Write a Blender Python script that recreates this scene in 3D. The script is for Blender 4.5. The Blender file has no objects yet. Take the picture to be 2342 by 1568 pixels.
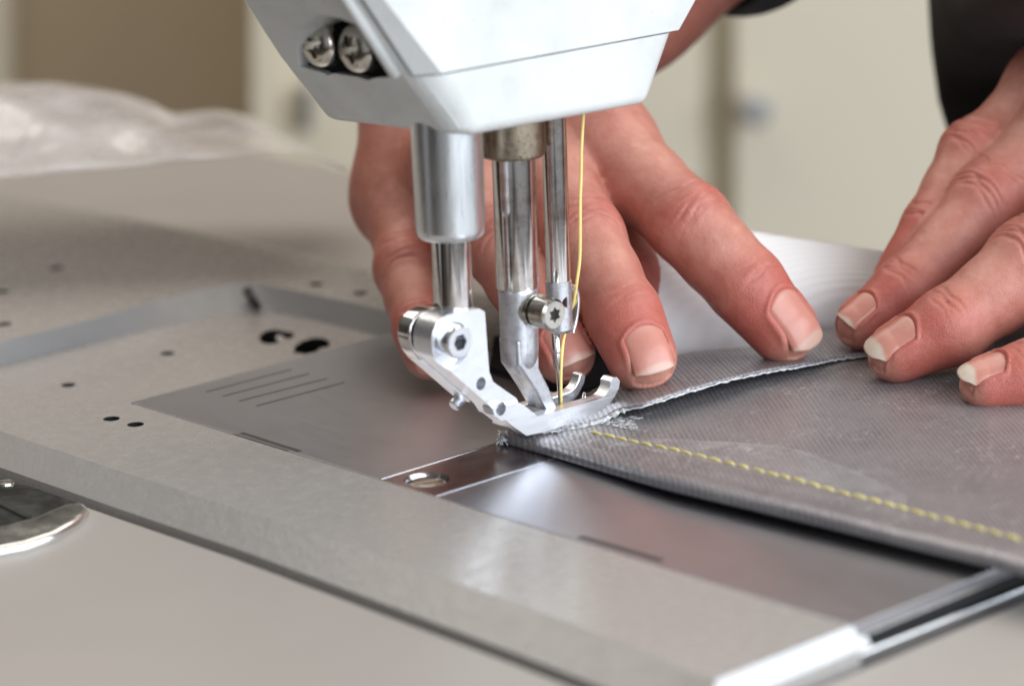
import bpy, bmesh, math, random
import numpy as np
from mathutils import Vector, Matrix

random.seed(7)
rng = np.random.default_rng(11)
SC = bpy.context.scene
COL = SC.collection
MM = 0.001

# ------------------------------------------------------------------ camera
# all lengths below are millimetres (scaled by MM when a mesh is made).
# X runs along the machine bed, Y across it, Z up; the needle is at the origin.
WD, HD = 2342.0, 1568.0
FPX = 6970.0
K = 9.5                                  # image px per mm at the needle
DIST = FPX / K
PITCH, ROLL, YAW = math.radians(15.2), math.radians(1.95), math.radians(42.7 + 90)
hd = np.array([math.cos(math.radians(180 - 42.7)), math.sin(math.radians(180 - 42.7)), 0.0])
rt = np.array([hd[1], -hd[0], 0.0])
FWD = hd * math.cos(PITCH) + np.array([0, 0, -math.sin(PITCH)])
UP0 = np.cross(rt, FWD)
RT = math.cos(ROLL) * rt - math.sin(ROLL) * UP0
UP = math.cos(ROLL) * UP0 + math.sin(ROLL) * rt
CAM = -(FWD * DIST + RT * ((1284 - WD / 2) / FPX * DIST) - UP * ((989 - HD / 2) / FPX * DIST))

def ray(px, py):
    return FWD + RT * ((px - WD / 2) / FPX) - UP * ((py - HD / 2) / FPX)
def PD(px, py, d):
    return CAM + ray(px, py) * (DIST + d)
def PZ(px, py, z=0.0):
    r = ray(px, py); return CAM + r * ((z - CAM[2]) / r[2])
def PX(px, py, x=0.0):
    r = ray(px, py); return CAM + r * ((x - CAM[0]) / r[0])
def PY(px, py, y=0.0):
    r = ray(px, py); return CAM + r * ((y - CAM[1]) / r[1])
def cv(x, y, z):                         # direction given as right, up, towards the lens
    v = RT * x + UP * y - FWD * z
    return v / np.linalg.norm(v)
def proj(p):
    v = np.asarray(p) - CAM; d = v @ FWD
    return (WD / 2 + FPX * (v @ RT) / d, HD / 2 - FPX * (v @ UP) / d, d - DIST)

cam = bpy.data.cameras.new('camera'); co = bpy.data.objects.new('camera', cam); COL.objects.link(co)
M4 = Matrix(((RT[0], UP[0], -FWD[0], CAM[0] * MM), (RT[1], UP[1], -FWD[1], CAM[1] * MM),
             (RT[2], UP[2], -FWD[2], CAM[2] * MM), (0, 0, 0, 1)))
co.matrix_world = M4
cam.sensor_width = 36; cam.lens = 36 * FPX / WD
cam.clip_start = 0.02; cam.clip_end = 20
cam.dof.use_dof = True; cam.dof.focus_distance = (DIST + 2) * MM; cam.dof.aperture_fstop = 9.0
cam.dof.aperture_blades = 0
SC.camera = co

# ------------------------------------------------------------------ world and lamps
w = bpy.data.worlds.new('World'); SC.world = w; w.use_nodes = True
nt = w.node_tree; nt.nodes.clear()
out = nt.nodes.new('ShaderNodeOutputWorld'); bg = nt.nodes.new('ShaderNodeBackground')
# a dim room: bands added for streaks on the bars, even pale ceiling above
tc = nt.nodes.new('ShaderNodeTexCoord'); sx = nt.nodes.new('ShaderNodeSeparateXYZ'); nt.links.new(tc.outputs['Generated'], sx.inputs[0])
at2 = nt.nodes.new('ShaderNodeMath'); at2.operation = 'ARCTAN2'; nt.links.new(sx.outputs['Y'], at2.inputs[0]); nt.links.new(sx.outputs['X'], at2.inputs[1])
mr = nt.nodes.new('ShaderNodeMapRange'); mr.inputs['From Min'].default_value = -math.pi; mr.inputs['From Max'].default_value = math.pi
nt.links.new(at2.outputs[0], mr.inputs['Value'])
cr = nt.nodes.new('ShaderNodeValToRGB'); el = cr.color_ramp.elements
room = [(-180, .10, 0), (-150, .16, 0), (-128, .05, 0), (-121, .05, 0), (-118, .95, 1), (-110, .95, 1), (-107, .04, 0), (-92, .02, 0), (-84, .13, 0), (-74, .12, 0), (-66, .55, 1), (-45, .60, 1), (20, .5, 1), (60, .10, 0), (90, .03, 0), (180, .10, 0)]
while len(el) < len(room): el.new(0.5)
for e, (az, v, cool) in zip(el, room):
    e.position = (az + 180) / 360; e.color = (v, v * (1.0 if cool else .86), v * (1.02 if cool else .74), 1)
nt.links.new(mr.outputs['Result'], cr.inputs['Fac'])
mz = nt.nodes.new('ShaderNodeMapRange'); mz.inputs['From Min'].default_value = 0.25; mz.inputs['From Max'].default_value = 0.6
nt.links.new(sx.outputs['Z'], mz.inputs['Value'])
mx = nt.nodes.new('ShaderNodeMix'); mx.data_type = 'RGBA'; mx.inputs[7].default_value = (0.34, 0.325, 0.30, 1)
nt.links.new(mz.outputs['Result'], mx.inputs[0]); nt.links.new(cr.outputs['Color'], mx.inputs[6]); nt.links.new(mx.outputs[2], bg.inputs['Color'])
nt.links.new(bg.outputs['Background'], out.inputs['Surface'])
bg.inputs['Strength'].default_value = 0.5

def area(name, loc, target, sx, sy, power, color):
    l = bpy.data.lights.new(name, 'AREA'); l.shape = 'RECTANGLE'; l.size = sx * MM; l.size_y = sy * MM
    l.energy = power; l.color = color
    o = bpy.data.objects.new(name, l); COL.objects.link(o)
    d = Vector(target) - Vector(loc)
    o.location = Vector(loc) * MM; o.rotation_euler = d.to_track_quat('-Z', 'Y').to_euler()
    return o
area('window_light', (1150, 150, 470), (0, 0, 30), 2200, 1050, 34, (0.86, 0.93, 1.0))
area('room_light', (-450, 450, 1400), (-50, 100, 0), 2300, 1700, 27, (1.0, 0.92, 0.82))

SC.view_settings.view_transform = 'Standard'; SC.view_settings.look = 'None'
SC.view_settings.exposure = 0.08; SC.view_settings.gamma = 1.0; SC.view_settings.use_curve_mapping = False
SC.cycles.use_denoising = True
SC.cycles.max_bounces = 8

# ------------------------------------------------------------------ materials
class NB:
    def __init__(s, name):
        s.m = bpy.data.materials.new(name); s.m.use_nodes = True
        s.t = s.m.node_tree; s.b = s.t.nodes['Principled BSDF']
        s.tc = s.t.nodes.new('ShaderNodeTexCoord')
        s.cur = None
    def n(s, kind, **kw):
        x = s.t.nodes.new('ShaderNode' + kind)
        for k, v in kw.items():
            if k in x.inputs: x.inputs[k].default_value = v
            else: setattr(x, k, v)
        return x
    def l(s, a, b): s.t.links.new(a, b)
    def coords(s, scale=(1, 1, 1), rot=(0, 0, 0), src='Object'):
        mp = s.n('Mapping'); mp.inputs['Scale'].default_value = tuple(1000 * v for v in scale)
        mp.inputs['Rotation'].default_value = rot
        s.l(s.tc.outputs[src], mp.inputs['Vector']); return mp.outputs['Vector']
    def noise(s, scale, detail=3, rough=0.5, vec=None):
        x = s.n('TexNoise'); x.inputs['Scale'].default_value = scale
        x.inputs['Detail'].default_value = detail; x.inputs['Roughness'].default_value = rough
        s.l(vec if vec is not None else s.coords(), x.inputs['Vector']); return x.outputs['Fac']
    def ramp(s, fac, stops):
        r = s.n('ValToRGB'); e = r.color_ramp.elements
        while len(e) < len(stops): e.new(0.5)
        for el, (p, c) in zip(e, stops):
            el.position = p; el.color = (*c, 1) if len(c) == 3 else c
        s.l(fac, r.inputs['Fac']); return r.outputs['Color']
    def g(s, fac, a, b, lo, hi):
        m = s.n('MapRange'); m.inputs['From Min'].default_value = a; m.inputs['From Max'].default_value = b
        m.inputs['To Min'].default_value = lo; m.inputs['To Max'].default_value = hi
        s.l(fac, m.inputs['Value']); return m.outputs['Result']
    def mix(s, fac, a, b, mode='MIX'):
        m = s.n('Mix'); m.data_type = 'RGBA'; m.blend_type = mode
        for sock, v in ((m.inputs[0], fac), (m.inputs[6], a), (m.inputs[7], b)):
            if hasattr(v, 'links'): s.l(v, sock)
            else: sock.default_value = v if isinstance(v, (int, float)) else (*v, 1)
        return m.outputs[2]
    def bump(s, h, strength, dist):
        b = s.n('Bump'); b.inputs['Strength'].default_value = strength; b.inputs['Distance'].default_value = dist * MM
        s.l(h, b.inputs['Height'])
        if s.cur is not None: s.l(s.cur, b.inputs['Normal'])
        s.cur = b.outputs['Normal']; s.l(s.cur, s.b.inputs['Normal'])
    def set(s, **kw):
        for k, v in kw.items():
            k = k.replace('_', ' ')
            if hasattr(v, 'links'): s.l(v, s.b.inputs[k])
            elif isinstance(v, tuple): s.b.inputs[k].default_value = (*v, 1) if len(v) == 3 and 'Radius' not in k else v
            else: s.b.inputs[k].default_value = v
        return s

def mat_paint(name, base, dirt, rough=0.35, orange=0.5, wr=0.0, specks=0):
    m = NB(name)
    big = m.noise(0.05, 4, 0.6); fine = m.noise(1.1, 4, 0.65)
    c = m.mix(m.g(big, 0.45, 0.75, 0, 0.4), base, dirt)
    c = m.mix(m.g(fine, 0.60, 0.85, 0, 0.08), c, dirt)
    m.set(Base_Color=c, Roughness=m.g(m.noise(0.25, 3), 0.3, 0.7, rough - 0.06, rough + 0.1))
    if specks: m.set(Base_Color=m.mix(m.g(m.noise(0.55, 3, 0.7), 0.70, 0.76, 0, specks), c, (0.20, 0.17, 0.13)))
    m.bump(m.noise(0.9, 2), orange, 0.10)
    if wr: m.bump(m.noise(0.45, 3, 0.6), wr, 0.5)
    return m.m
WHITE = mat_paint('white_head_paint', (0.66, 0.67, 0.66), (0.38, 0.37, 0.34), 0.36, 0.7, 0, 0.8)
def speckle(m): pass
BED = mat_paint('cream_bed_paint', (0.365, 0.345, 0.33), (0.345, 0.326, 0.311), 0.22, 0.05, 0.20)
EDGE = mat_paint('glossy_edge_paint', (0.62, 0.64, 0.66), (0.5, 0.5, 0.5), 0.2, 0.2)

WELL_SHEEN = mat_paint('well_wall_sheen', (0.34, 0.34, 0.345), (0.26, 0.26, 0.27), 0.4, 0.2)  # well wall: bluish window reflection put into the colour of the bed paint
def mat_metal(name, col, rough, scr=(1, 1, 1), amt=0.25, dirt=None, dscale=0.2, sw=0.35):
    m = NB(name)
    v = m.coords(scr)
    s1 = m.noise(1.0, 4, 0.7, v)
    c = col
    if dirt is not None:
        c = m.mix(m.g(m.noise(dscale, 5, 0.7), 0.48, 0.72, 0, 0.85), col, dirt)
    m.set(Metallic=1.0, Base_Color=c, Roughness=m.g(s1, 0.3, 0.7, rough * (1 - sw), rough * (1 + sw)))
    m.bump(s1, amt, 0.03)
    return m.m
CHROME = mat_metal('polished_steel_bar', (0.76, 0.74, 0.73), 0.11, (2.5, 2.5, 0.05), 0.06, (0.40, 0.32, 0.28), 0.16)
ALU = mat_metal('satin_aluminium', (0.82, 0.85, 0.87), 0.30, (1.2, 1.2, 0.1), 0.08, (0.74, 0.77, 0.79), 0.02, 0.15)
FOOT = mat_metal('brushed_steel_foot', (0.88, 0.90, 0.94), 0.38, (1.5, 0.12, 2.5), 0.12)
CAST = mat_metal('cast_steel', (0.62, 0.63, 0.66), 0.42, (1.3, 1.3, 1.3), 0.45, (0.40, 0.40, 0.42), 0.5)
BRONZE = mat_metal('bronze_nut', (0.34, 0.28, 0.21), 0.34, (1, 1, 1), 0.8, (0.10, 0.085, 0.07), 0.35)
PLATE = mat_metal('brushed_slide_plate', (0.47, 0.47, 0.505), 0.33, (0.05, 3.0, 1), 0.05, (0.44, 0.435, 0.46), 0.05, 0.10)
NPLATE = mat_metal('needle_plate_steel', (0.46, 0.44, 0.455), 0.22, (2.5, 0.06, 1), 0.08)
BRIGHT = mat_metal('bright_cut_steel', (0.80, 0.82, 0.85), 0.2, (2, 2, 2), 0.2)
SCREW = mat_metal('nickel_screw', (0.66, 0.63, 0.57), 0.20, (1, 1, 1), 0.08, (0.45, 0.43, 0.39), 0.12)
LATCH = mat_metal('latch_steel', (0.90, 0.90, 0.88), 0.22, (0.1, 0.1, 0.1), 0.02)
def mat_flat(name, col, rough=0.7, spec=0.3):
    m = NB(name); f = m.noise(0.6, 3)
    m.set(Base_Color=m.mix(m.g(f, 0.3, 0.8, 0, 0.4), col, tuple(0.7 * c for c in col)), Roughness=rough)
    m.b.inputs['Specular IOR Level'].default_value = spec
    return m.m
DARK = mat_flat('dark_recess', (0.012, 0.012, 0.013), 0.7)
BLACK = mat_flat('black_metal', (0.02, 0.022, 0.024), 0.35, 0.5)
GLASSD = mat_metal('dark_steel_pane', (0.30, 0.33, 0.33), 0.2, (0.1, 0.1, 0.1), 0.03)

def mat_table():
    m = NB('cream_laminate')
    f = m.noise(0.02, 4); g = m.noise(1.6, 2)
    c = m.mix(m.g(f, 0.4, 0.7, 0, 0.5), (0.37, 0.34, 0.318), (0.33, 0.304, 0.284))
    m.set(Base_Color=c, Roughness=0.48)
    m.bump(g, 0.25, 0.08)
    return m.m
TABLE = mat_table()
def mat_wall(name, a, b):
    m = NB(name); m.set(Base_Color=m.mix(m.noise(0.004, 3), a, b), Roughness=0.75)
    m.bump(m.noise(0.3, 3), 0.2, 0.3); return m.m
WALL = mat_wall('brown_wall', (0.47, 0.37, 0.245), (0.40, 0.315, 0.21))
CREAM = mat_wall('cream_cupboard', (0.80, 0.72, 0.57), (0.75, 0.68, 0.55))
CREAM2 = mat_wall('pale_post', (0.90, 0.81, 0.62), (0.86, 0.77, 0.60))

def mat_skin():
    m = NB('skin')
    a = m.n('Attribute'); a.attribute_name = 'tint'
    blot = m.noise(0.22, 4, 0.6)
    c = m.mix(m.g(blot, 0.32, 0.68, 0, 0.45), a.outputs['Color'], (0.34, 0.075, 0.05))
    fine = m.noise(1.4, 3, 0.6)
    c = m.mix(m.g(fine, 0.45, 0.8, 0, 0.22), c, (0.52, 0.26, 0.18))
    m.set(Base_Color=c, Roughness=m.g(fine, 0.3, 0.7, 0.34, 0.5))
    m.b.inputs['Subsurface Weight'].default_value = 0.10
    m.b.inputs['Subsurface Radius'].default_value = (1.0, 0.30, 0.16)
    m.b.inputs['Subsurface Scale'].default_value = 0.0028
    v = m.n('TexVoronoi'); v.inputs['Scale'].default_value = 1.5; v.feature = 'DISTANCE_TO_EDGE'
    dn = m.noise(0.8, 2); vec = m.coords((1, 1, 1.4)); 
    mv = m.n('VectorMath'); mv.operation = 'ADD'
    m.l(vec, mv.inputs[0])
    sc = m.n('VectorMath'); sc.operation = 'SCALE'; sc.inputs['Scale'].default_value = 0.8
    nn = m.n('TexNoise'); nn.inputs['Scale'].default_value = 0.5; m.l(vec, nn.inputs['Vector'])
    m.l(nn.outputs['Color'], sc.inputs[0]); m.l(sc.outputs[0], mv.inputs[1]); m.l(mv.outputs[0], v.inputs['Vector'])
    m.bump(m.g(v.outputs['Distance'], 0, 0.18, 0, 1), 0.4, 0.12)
    m.bump(m.noise(0.35, 4, 0.6), 0.5, 0.45)
    return m.m
SKIN = mat_skin()
def mat_nail():
    m = NB('fingernail'); a = m.n('Attribute'); a.attribute_name = 'tint'
    m.set(Base_Color=a.outputs['Color'], Roughness=0.30)
    m.b.inputs['Subsurface Weight'].default_value = 0.12
    m.b.inputs['Subsurface Radius'].default_value = (1.0, 0.5, 0.35)
    m.b.inputs['Subsurface Scale'].default_value = 0.001
    m.bump(m.noise(0.35, 3), 0.3, 0.3)
    return m.m
NAIL = mat_nail()
def mat_shirt():
    m = NB('black_jersey'); m.set(Base_Color=m.mix(m.noise(0.05, 3), (0.008, 0.007, 0.009), (0.012, 0.011, 0.013)), Roughness=0.9)
    m.b.inputs['Sheen Weight'].default_value = 0.05
    m.bump(m.noise(0.8, 2), 0.5, 0.4); m.bump(m.noise(0.03, 3), 0.6, 4.0)
    return m.m
SHIRT = mat_shirt()
def mat_fabric():
    m = NB('grey_coated_fabric')
    w1 = m.n('TexWave'); w1.bands_direction = 'X'; w1.inputs['Scale'].default_value = 0.26; w1.inputs['Distortion'].default_value = 0.25
    w1.inputs['Detail'].default_value = 2
    w2 = m.n('TexWave'); w2.bands_direction = 'Y'; w2.inputs['Scale'].default_value = 0.30; w2.inputs['Distortion'].default_value = 0.6
    v = m.coords((1, 1, 1), (0, 0, 0.35))
    m.l(m.coords((1, 1, 1), (0, 0, -0.925)), w1.inputs['Vector']); m.l(m.coords((1, 1, 1), (0, 0, -0.925)), w2.inputs['Vector'])
    big = m.noise(0.03, 4, 0.6)
    fleck = m.noise(1.3, 4, 0.75, m.coords((1.2, 0.35, 1), (0, 0, -0.5)))
    patch = m.noise(0.06, 2)
    c = m.mix(m.g(big, 0.35, 0.7, 0, 1), (0.33, 0.315, 0.33), (0.27, 0.255, 0.27))
    fm = m.n('Math'); fm.operation = 'MULTIPLY'
    m.l(m.g(fleck, 0.57, 0.64, 0, 1), fm.inputs[0]); m.l(m.g(patch, 0.38, 0.62, 0.2, 0.8), fm.inputs[1])
    rb = m.n('Math'); rb.operation = 'MULTIPLY'; m.l(m.g(w1.outputs['Fac'], 0, 1, 0.9, 0), rb.inputs[0]); m.l(m.g(m.noise(0.09, 3, 0.6), 0.35, 0.65, 0.25, 0.75), rb.inputs[1])
    c = m.mix(rb.outputs[0], c, (0.11, 0.10, 0.105))
    c = m.mix(fm.outputs[0], c, (0.75, 0.74, 0.75))
    m.set(Base_Color=c, Roughness=m.g(w1.outputs['Fac'], 0, 1, 0.46, 0.32), Metallic=0.45)
    m.bump(w1.outputs['Fac'], 0.35, 0.10); m.bump(w2.outputs['Fac'], 0.35, 0.10)
    m.bump(m.noise(0.12, 3), 0.35, 0.6)
    return m.m
FABRIC = mat_fabric()
def mat_white_cloth():
    m = NB('white_ribbed_cloth')
    w1 = m.n('TexWave'); w1.inputs['Scale'].default_value = 0.20; w1.bands_direction = 'X'
    m.l(m.coords((1, 1, 1), (0, 0, 0.2)), w1.inputs['Vector'])
    m.set(Base_Color=m.mix(m.g(w1.outputs['Fac'], 0, 1, 0, 0.5), (0.90, 0.90, 0.91), (0.84, 0.84, 0.86)), Roughness=0.6)
    m.bump(w1.outputs['Fac'], 0.3, 0.3)
    return m.m
WCLOTH = mat_white_cloth()
def mat_fray():
    m = NB('frayed_white_edge'); f = m.noise(1.5, 4, 0.7)
    m.set(Base_Color=m.mix(m.g(f, 0.35, 0.65, 0, 1), (0.80, 0.82, 0.84), (0.40, 0.40, 0.42)), Roughness=0.5)
    m.bump(f, 0.8, 0.4); return m.m
FRAY = mat_fray()
def mat_film():
    m = NB('clear_film_flakes'); f = m.noise(0.9, 4, 0.7)
    m.set(Base_Color=(0.75, 0.77, 0.80), Roughness=0.25, Alpha=m.g(f, 0.47, 0.55, 0.0, 1.0))
    m.bump(f, 1.0, 0.5); return m.m
FILM = mat_film()
def mat_thread(name, col, s=2.0):
    m = NB(name); f = m.noise(s, 2, 0.5, m.coords((1, 1, 3)))
    m.set(Base_Color=m.mix(m.g(f, 0.3, 0.7, 0, 0.3), col, tuple(c * 0.6 for c in col)), Roughness=0.55)
    m.b.inputs['Sheen Weight'].default_value = 0.2
    m.bump(f, 0.6, 0.15); return m.m
THREAD = mat_thread('yellow_thread', (0.95, 0.74, 0.26))
STITCH = mat_thread('olive_yellow_thread', (0.80, 0.67, 0.22))
def mat_bag():
    m = NB('thin_clear_plastic')
    m.set(Base_Color=(0.84, 0.81, 0.82), Roughness=0.10, Alpha=m.g(m.noise(0.05, 4), 0.35, 0.65, 0.3, 0.75))
    m.b.inputs['Transmission Weight'].default_value = 0.25
    m.bump(m.noise(0.025, 3, 0.5), 0.6, 6); return m.m
BAG = mat_bag()

# ------------------------------------------------------------------ object helpers
def tag(o, label=None, cat=None, group=None, kind=None):
    if label: o['label'] = label
    if cat: o['category'] = cat
    if group: o['group'] = group
    if kind: o['kind'] = kind
    return o
def empty(name, loc=(0, 0, 0)):
    o = bpy.data.objects.new(name, None); COL.objects.link(o); o.location = Vector(loc) * MM
    o.empty_display_size = 0.01
    return o
def link(name, me, mat, parent=None, smooth=True):
    me.materials.clear(); me.materials.append(mat)
    for p in me.polygons: p.use_smooth = smooth
    o = bpy.data.objects.new(name, me); COL.objects.link(o)
    if parent is not None:
        o.parent = parent
        o.matrix_parent_inverse = Matrix.Translation(-world_loc(parent))
    return o
def world_loc(o):
    v = Vector(o.location)
    p = o.parent
    if p is not None and o.type == 'EMPTY': v = v + world_loc(p)
    return v if o.type == 'EMPTY' else Vector((0, 0, 0))
def from_py(name, verts, faces, mat, parent=None, smooth=False):
    me = bpy.data.meshes.new(name)
    me.from_pydata([tuple(float(c) * MM for c in v) for v in verts], [], faces); me.update()
    return link(name, me, mat, parent, smooth)
def fix_normals(o):
    bm = bmesh.new(); bm.from_mesh(o.data); bmesh.ops.recalc_face_normals(bm, faces=bm.faces); bm.to_mesh(o.data); bm.free()
def bevel(o, width, seg=3, angle=30, smooth=True):
    fix_normals(o)
    m = o.modifiers.new('bevel', 'BEVEL'); m.width = width * MM; m.segments = seg; m.limit_method = 'ANGLE'
    m.angle_limit = math.radians(angle); m.harden_normals = False
    bake(o)
    autosmooth(o)
WN = []
def autosmooth(o, ang=38):
    me = o.data
    WN.append(o.name)
    for p in me.polygons: p.use_smooth = True
    try: me.set_sharp_from_angle(angle=math.radians(ang))
    except Exception: pass
def bake(o):
    dg = bpy.context.evaluated_depsgraph_get(); dg.update()
    me = bpy.data.meshes.new_from_object(o.evaluated_get(dg))
    old = o.data; o.modifiers.clear(); o.data = me
    me.name = old.name
def cut(o, cutter, bake_it=True):
    m = o.modifiers.new('cut', 'BOOLEAN'); m.operation = 'DIFFERENCE'; m.object = cutter; m.solver = 'EXACT'
    fix_normals(cutter)
    bake(o)
    bpy.data.objects.remove(cutter, do_unlink=True)
def union(o, other):
    m = o.modifiers.new('u', 'BOOLEAN'); m.operation = 'UNION'; m.object = other; m.solver = 'EXACT'
    bake(o); bpy.data.objects.remove(other, do_unlink=True)
def rings(name, rs, mat, parent=None, smooth=False, caps=True):
    """loft closed rings (equal vertex counts)"""
    n = len(rs[0]); V = [p for r in rs for p in r]; F = []
    for i in range(len(rs) - 1):
        for j in range(n):
            k = (j + 1) % n
            F.append((i * n + j, i * n + k, (i + 1) * n + k, (i + 1) * n + j))
    if caps:
        F.append(tuple(range(n))[::-1]); F.append(tuple((len(rs) - 1) * n + j for j in range(n)))
    o = from_py(name, V, F, mat, parent, smooth); fix_normals(o); return o
def prism_z(name, pts, z0, z1, mat, parent=None):
    return rings(name, [[(p[0], p[1], z0) for p in pts], [(p[0], p[1], z1) for p in pts]], mat, parent)
def prism_x(name, pts, x0, x1, mat, parent=None):
    return rings(name, [[(x0, p[1], p[2]) for p in pts], [(x1, p[1], p[2]) for p in pts]], mat, parent)
def frame_of(a):
    a = np.asarray(a, float); a = a / np.linalg.norm(a)
    h = np.array([0, 0, 1.0]) if abs(a[2]) < 0.9 else np.array([1.0, 0, 0])
    u = np.cross(a, h); u /= np.linalg.norm(u); v = np.cross(a, u); return a, u, v
def lathe(name, base, axis, prof, mat, parent=None, n=48, smooth=True):
    """prof: list of (distance along axis, radius)"""
    a, u, v = frame_of(axis); base = np.asarray(base, float); rs = []
    for s, r in prof:
        rs.append([base + a * s + (u * math.cos(t) + v * math.sin(t)) * max(r, 0.001) for t in np.linspace(0, 2 * math.pi, n, endpoint=False)])
    o = rings(name, rs, mat, parent, True); autosmooth(o); return o
def cyl(name, p0, p1, r, mat, parent=None, n=48, ch=0.3, r1=None):
    p0 = np.asarray(p0, float); p1 = np.asarray(p1, float); L = np.linalg.norm(p1 - p0); r1 = r if r1 is None else r1
    return lathe(name, p0, p1 - p0, [(0, r - ch), (ch, r), (L - ch, r1), (L, r1 - ch)], mat, parent, n)
def tube(name, pts, rad, mat, parent=None, n=10, smooth=True):
    pts = [np.asarray(p, float) for p in pts]; rs = []
    pu = None
    for i, p in enumerate(pts):
        d = pts[min(i + 1, len(pts) - 1)] - pts[max(i - 1, 0)]; d /= np.linalg.norm(d)
        if pu is None: _, pu, _ = frame_of(d)
        u = pu - d * (pu @ d); u /= np.linalg.norm(u); pu = u; v = np.cross(d, u)
        r = rad[i] if hasattr(rad, '__len__') else rad
        rs.append([p + (u * math.cos(t) + v * math.sin(t)) * r for t in np.linspace(0, 2 * math.pi, n, endpoint=False)])
    return rings(name, rs, mat, parent, smooth)
def catmull(P, n):
    P = [np.asarray(p, float) for p in P]; Q = [2 * P[0] - P[1]] + P + [2 * P[-1] - P[-2]]; o = []
    for i in range(1, len(Q) - 2):
        for t in np.linspace(0, 1, n, endpoint=False):
            a, b, c, d = Q[i - 1:i + 3]
            o.append(0.5 * (2 * b + (c - a) * t + (2 * a - 5 * b + 4 * c - d) * t * t + (3 * b - 3 * c + d - a) * t ** 3))
    o.append(P[-1]); return o
def grid_mesh(name, G, mat, parent=None, thick=0.0, smooth=True):
    G = np.asarray(G, float); a, b = G.shape[:2]; V = G.reshape(-1, 3)
    F = [(i * b + j, i * b + j + 1, (i + 1) * b + j + 1, (i + 1) * b + j) for i in range(a - 1) for j in range(b - 1)]
    o = from_py(name, V, F, mat, parent, smooth)
    if thick:
        m = o.modifiers.new('s', 'SOLIDIFY'); m.thickness = thick * MM; m.offset = -1; bake(o)
        for p in o.data.polygons: p.use_smooth = smooth
    return o

# ================================================================== SETTING
def quad_box(name, px0, py0, px1, py1, d, thick, mat, parent=None):
    """upright slab standing at a distance behind the machine, facing the room"""
    a = PD(px0, py0, d); b = PD(px1, py0, d); c = PD(px1, py1, d); e = PD(px0, py1, d)
    n = np.array([hd[0], hd[1], 0]) * thick
    for q in (a, b, c, e): pass
    # keep it plumb: same horizontal distance for all corners
    def plumb(px, py):
        r = ray(px, py); t = (DIST + d) * math.cos(PITCH) / (r @ hd); return CAM + r * t
    F0 = [plumb(px0, py0), plumb(px1, py0), plumb(px1, py1), plumb(px0, py1)]
    return rings(name, [F0, [p + n for p in F0]], mat, parent)
wall = quad_box('wall', -900, -900, 3300, 900, 1100, 40, WALL); tag(wall, kind='structure')
floor_o = prism_z('floor', [(-4000, -3000), (3000, -3000), (3000, 4000), (-4000, 4000)], -760, -750, mat_wall('dark_floor', (0.06, 0.05, 0.042), (0.045, 0.038, 0.03))); tag(floor_o, kind='structure')

cup = empty('cupboard', PD(1900, 500, 960)); tag(cup, 'tall cream cupboard with a round grey knob behind the hands, out of focus', 'cupboard')
quad_box('carcass', 1300, -500, 2900, 900, 990, 60, CREAM, cup)
dA = quad_box('door', 1000, -500, 1608, 900, 965, 18, CREAM, cup)
dB = quad_box('door', 1682, -500, 2900, 900, 965, 18, CREAM, cup)
kn = PD(1722, 236, 900)
r_k = ray(1722, 236); kp = CAM + r_k * ((DIST + 965) * math.cos(PITCH) / (r_k @ hd))
lathe('knob', kp, -hd, [(0, 5), (10, 5), (12, 8), (20, 9), (24, 6)], mat_flat('grey_knob', (0.42, 0.42, 0.42), 0.5), dB)
post = empty('locker', PD(700, 500, 850)); tag(post, 'pale cream locker with a dark upright handle behind the plastic bag', 'locker')
quad_box('side_panel', 578, -500, 640, 900, 880, 60, CREAM2, post)
lk = quad_box('door', 640, -500, 1000, 900, 885, 40, CREAM2, post)
quad_box('handle', 690, 205, 710, 300, 872, 10, mat_flat('grey_handle', (0.20, 0.20, 0.21), 0.4), lk)
post2 = quad_box('door_frame', -300, -500, 14, 900, 1060, 30, CREAM)
tag(post2, 'pale upright door frame at the edge of the brown wall', 'door frame')

# ================================================================== TABLE
TZ = -6.0
table = empty('work_table', (0, 0, TZ)); tag(table, 'cream laminate work table the machine bed is sunk into', 'table')
far_l = PZ(-500, 300, TZ); far_r = PZ(2900, 480, TZ); nr = PZ(3400, 2400, TZ); nl = PZ(-1400, 2300, TZ)
yfar = PZ(760, 384, TZ)[1]; far_l = np.array([PZ(-900, 200, TZ)[0], yfar, TZ]); far_r = np.array([nr[0], yfar, TZ])
ymin = PZ(-60, 1640, TZ)[1]; xmax = PZ(2440, 1680, TZ)[0]
nl = np.array([far_l[0], ymin, TZ]); nr = np.array([xmax, ymin, TZ]); far_r = np.array([xmax, yfar, TZ])
top = prism_z('tabletop', [far_l, nl, nr, far_r], TZ - 28, TZ, TABLE, table)

# ================================================================== MACHINE BED
mach = empty('sewing_machine', (0, 0, 0))
tag(mach, 'white industrial sewing machine with walking foot, steel bars and cream bed', 'sewing machine')
ridge = [(-400, 852), (-100, 952), (0, 985), (281, 1079), (563, 1168), (858, 1268), (1200, 1385), (1450, 1478)]
corner0 = [(1540, 1512), (1600, 1545)]
low = [(-400, 930), (-100, 1035), (0, 1068), (281, 1166), (563, 1262), (858, 1372), (1200, 1500), (1450, 1598)]
corner1 = [(1580, 1632), (1700, 1612)]
end0 = [(1622, 1552), (1951, 1429), (2272, 1308), (2700, 1150)]
r0 = [PZ(x, y, 0) for x, y in ridge] + [PZ(x, y, 0) for x, y in corner0] 
xe = PZ(1951, 1429, 0)[0]
ytop = PZ(776, 585, 0)[1]
yri = r0[-3][1]
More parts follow.
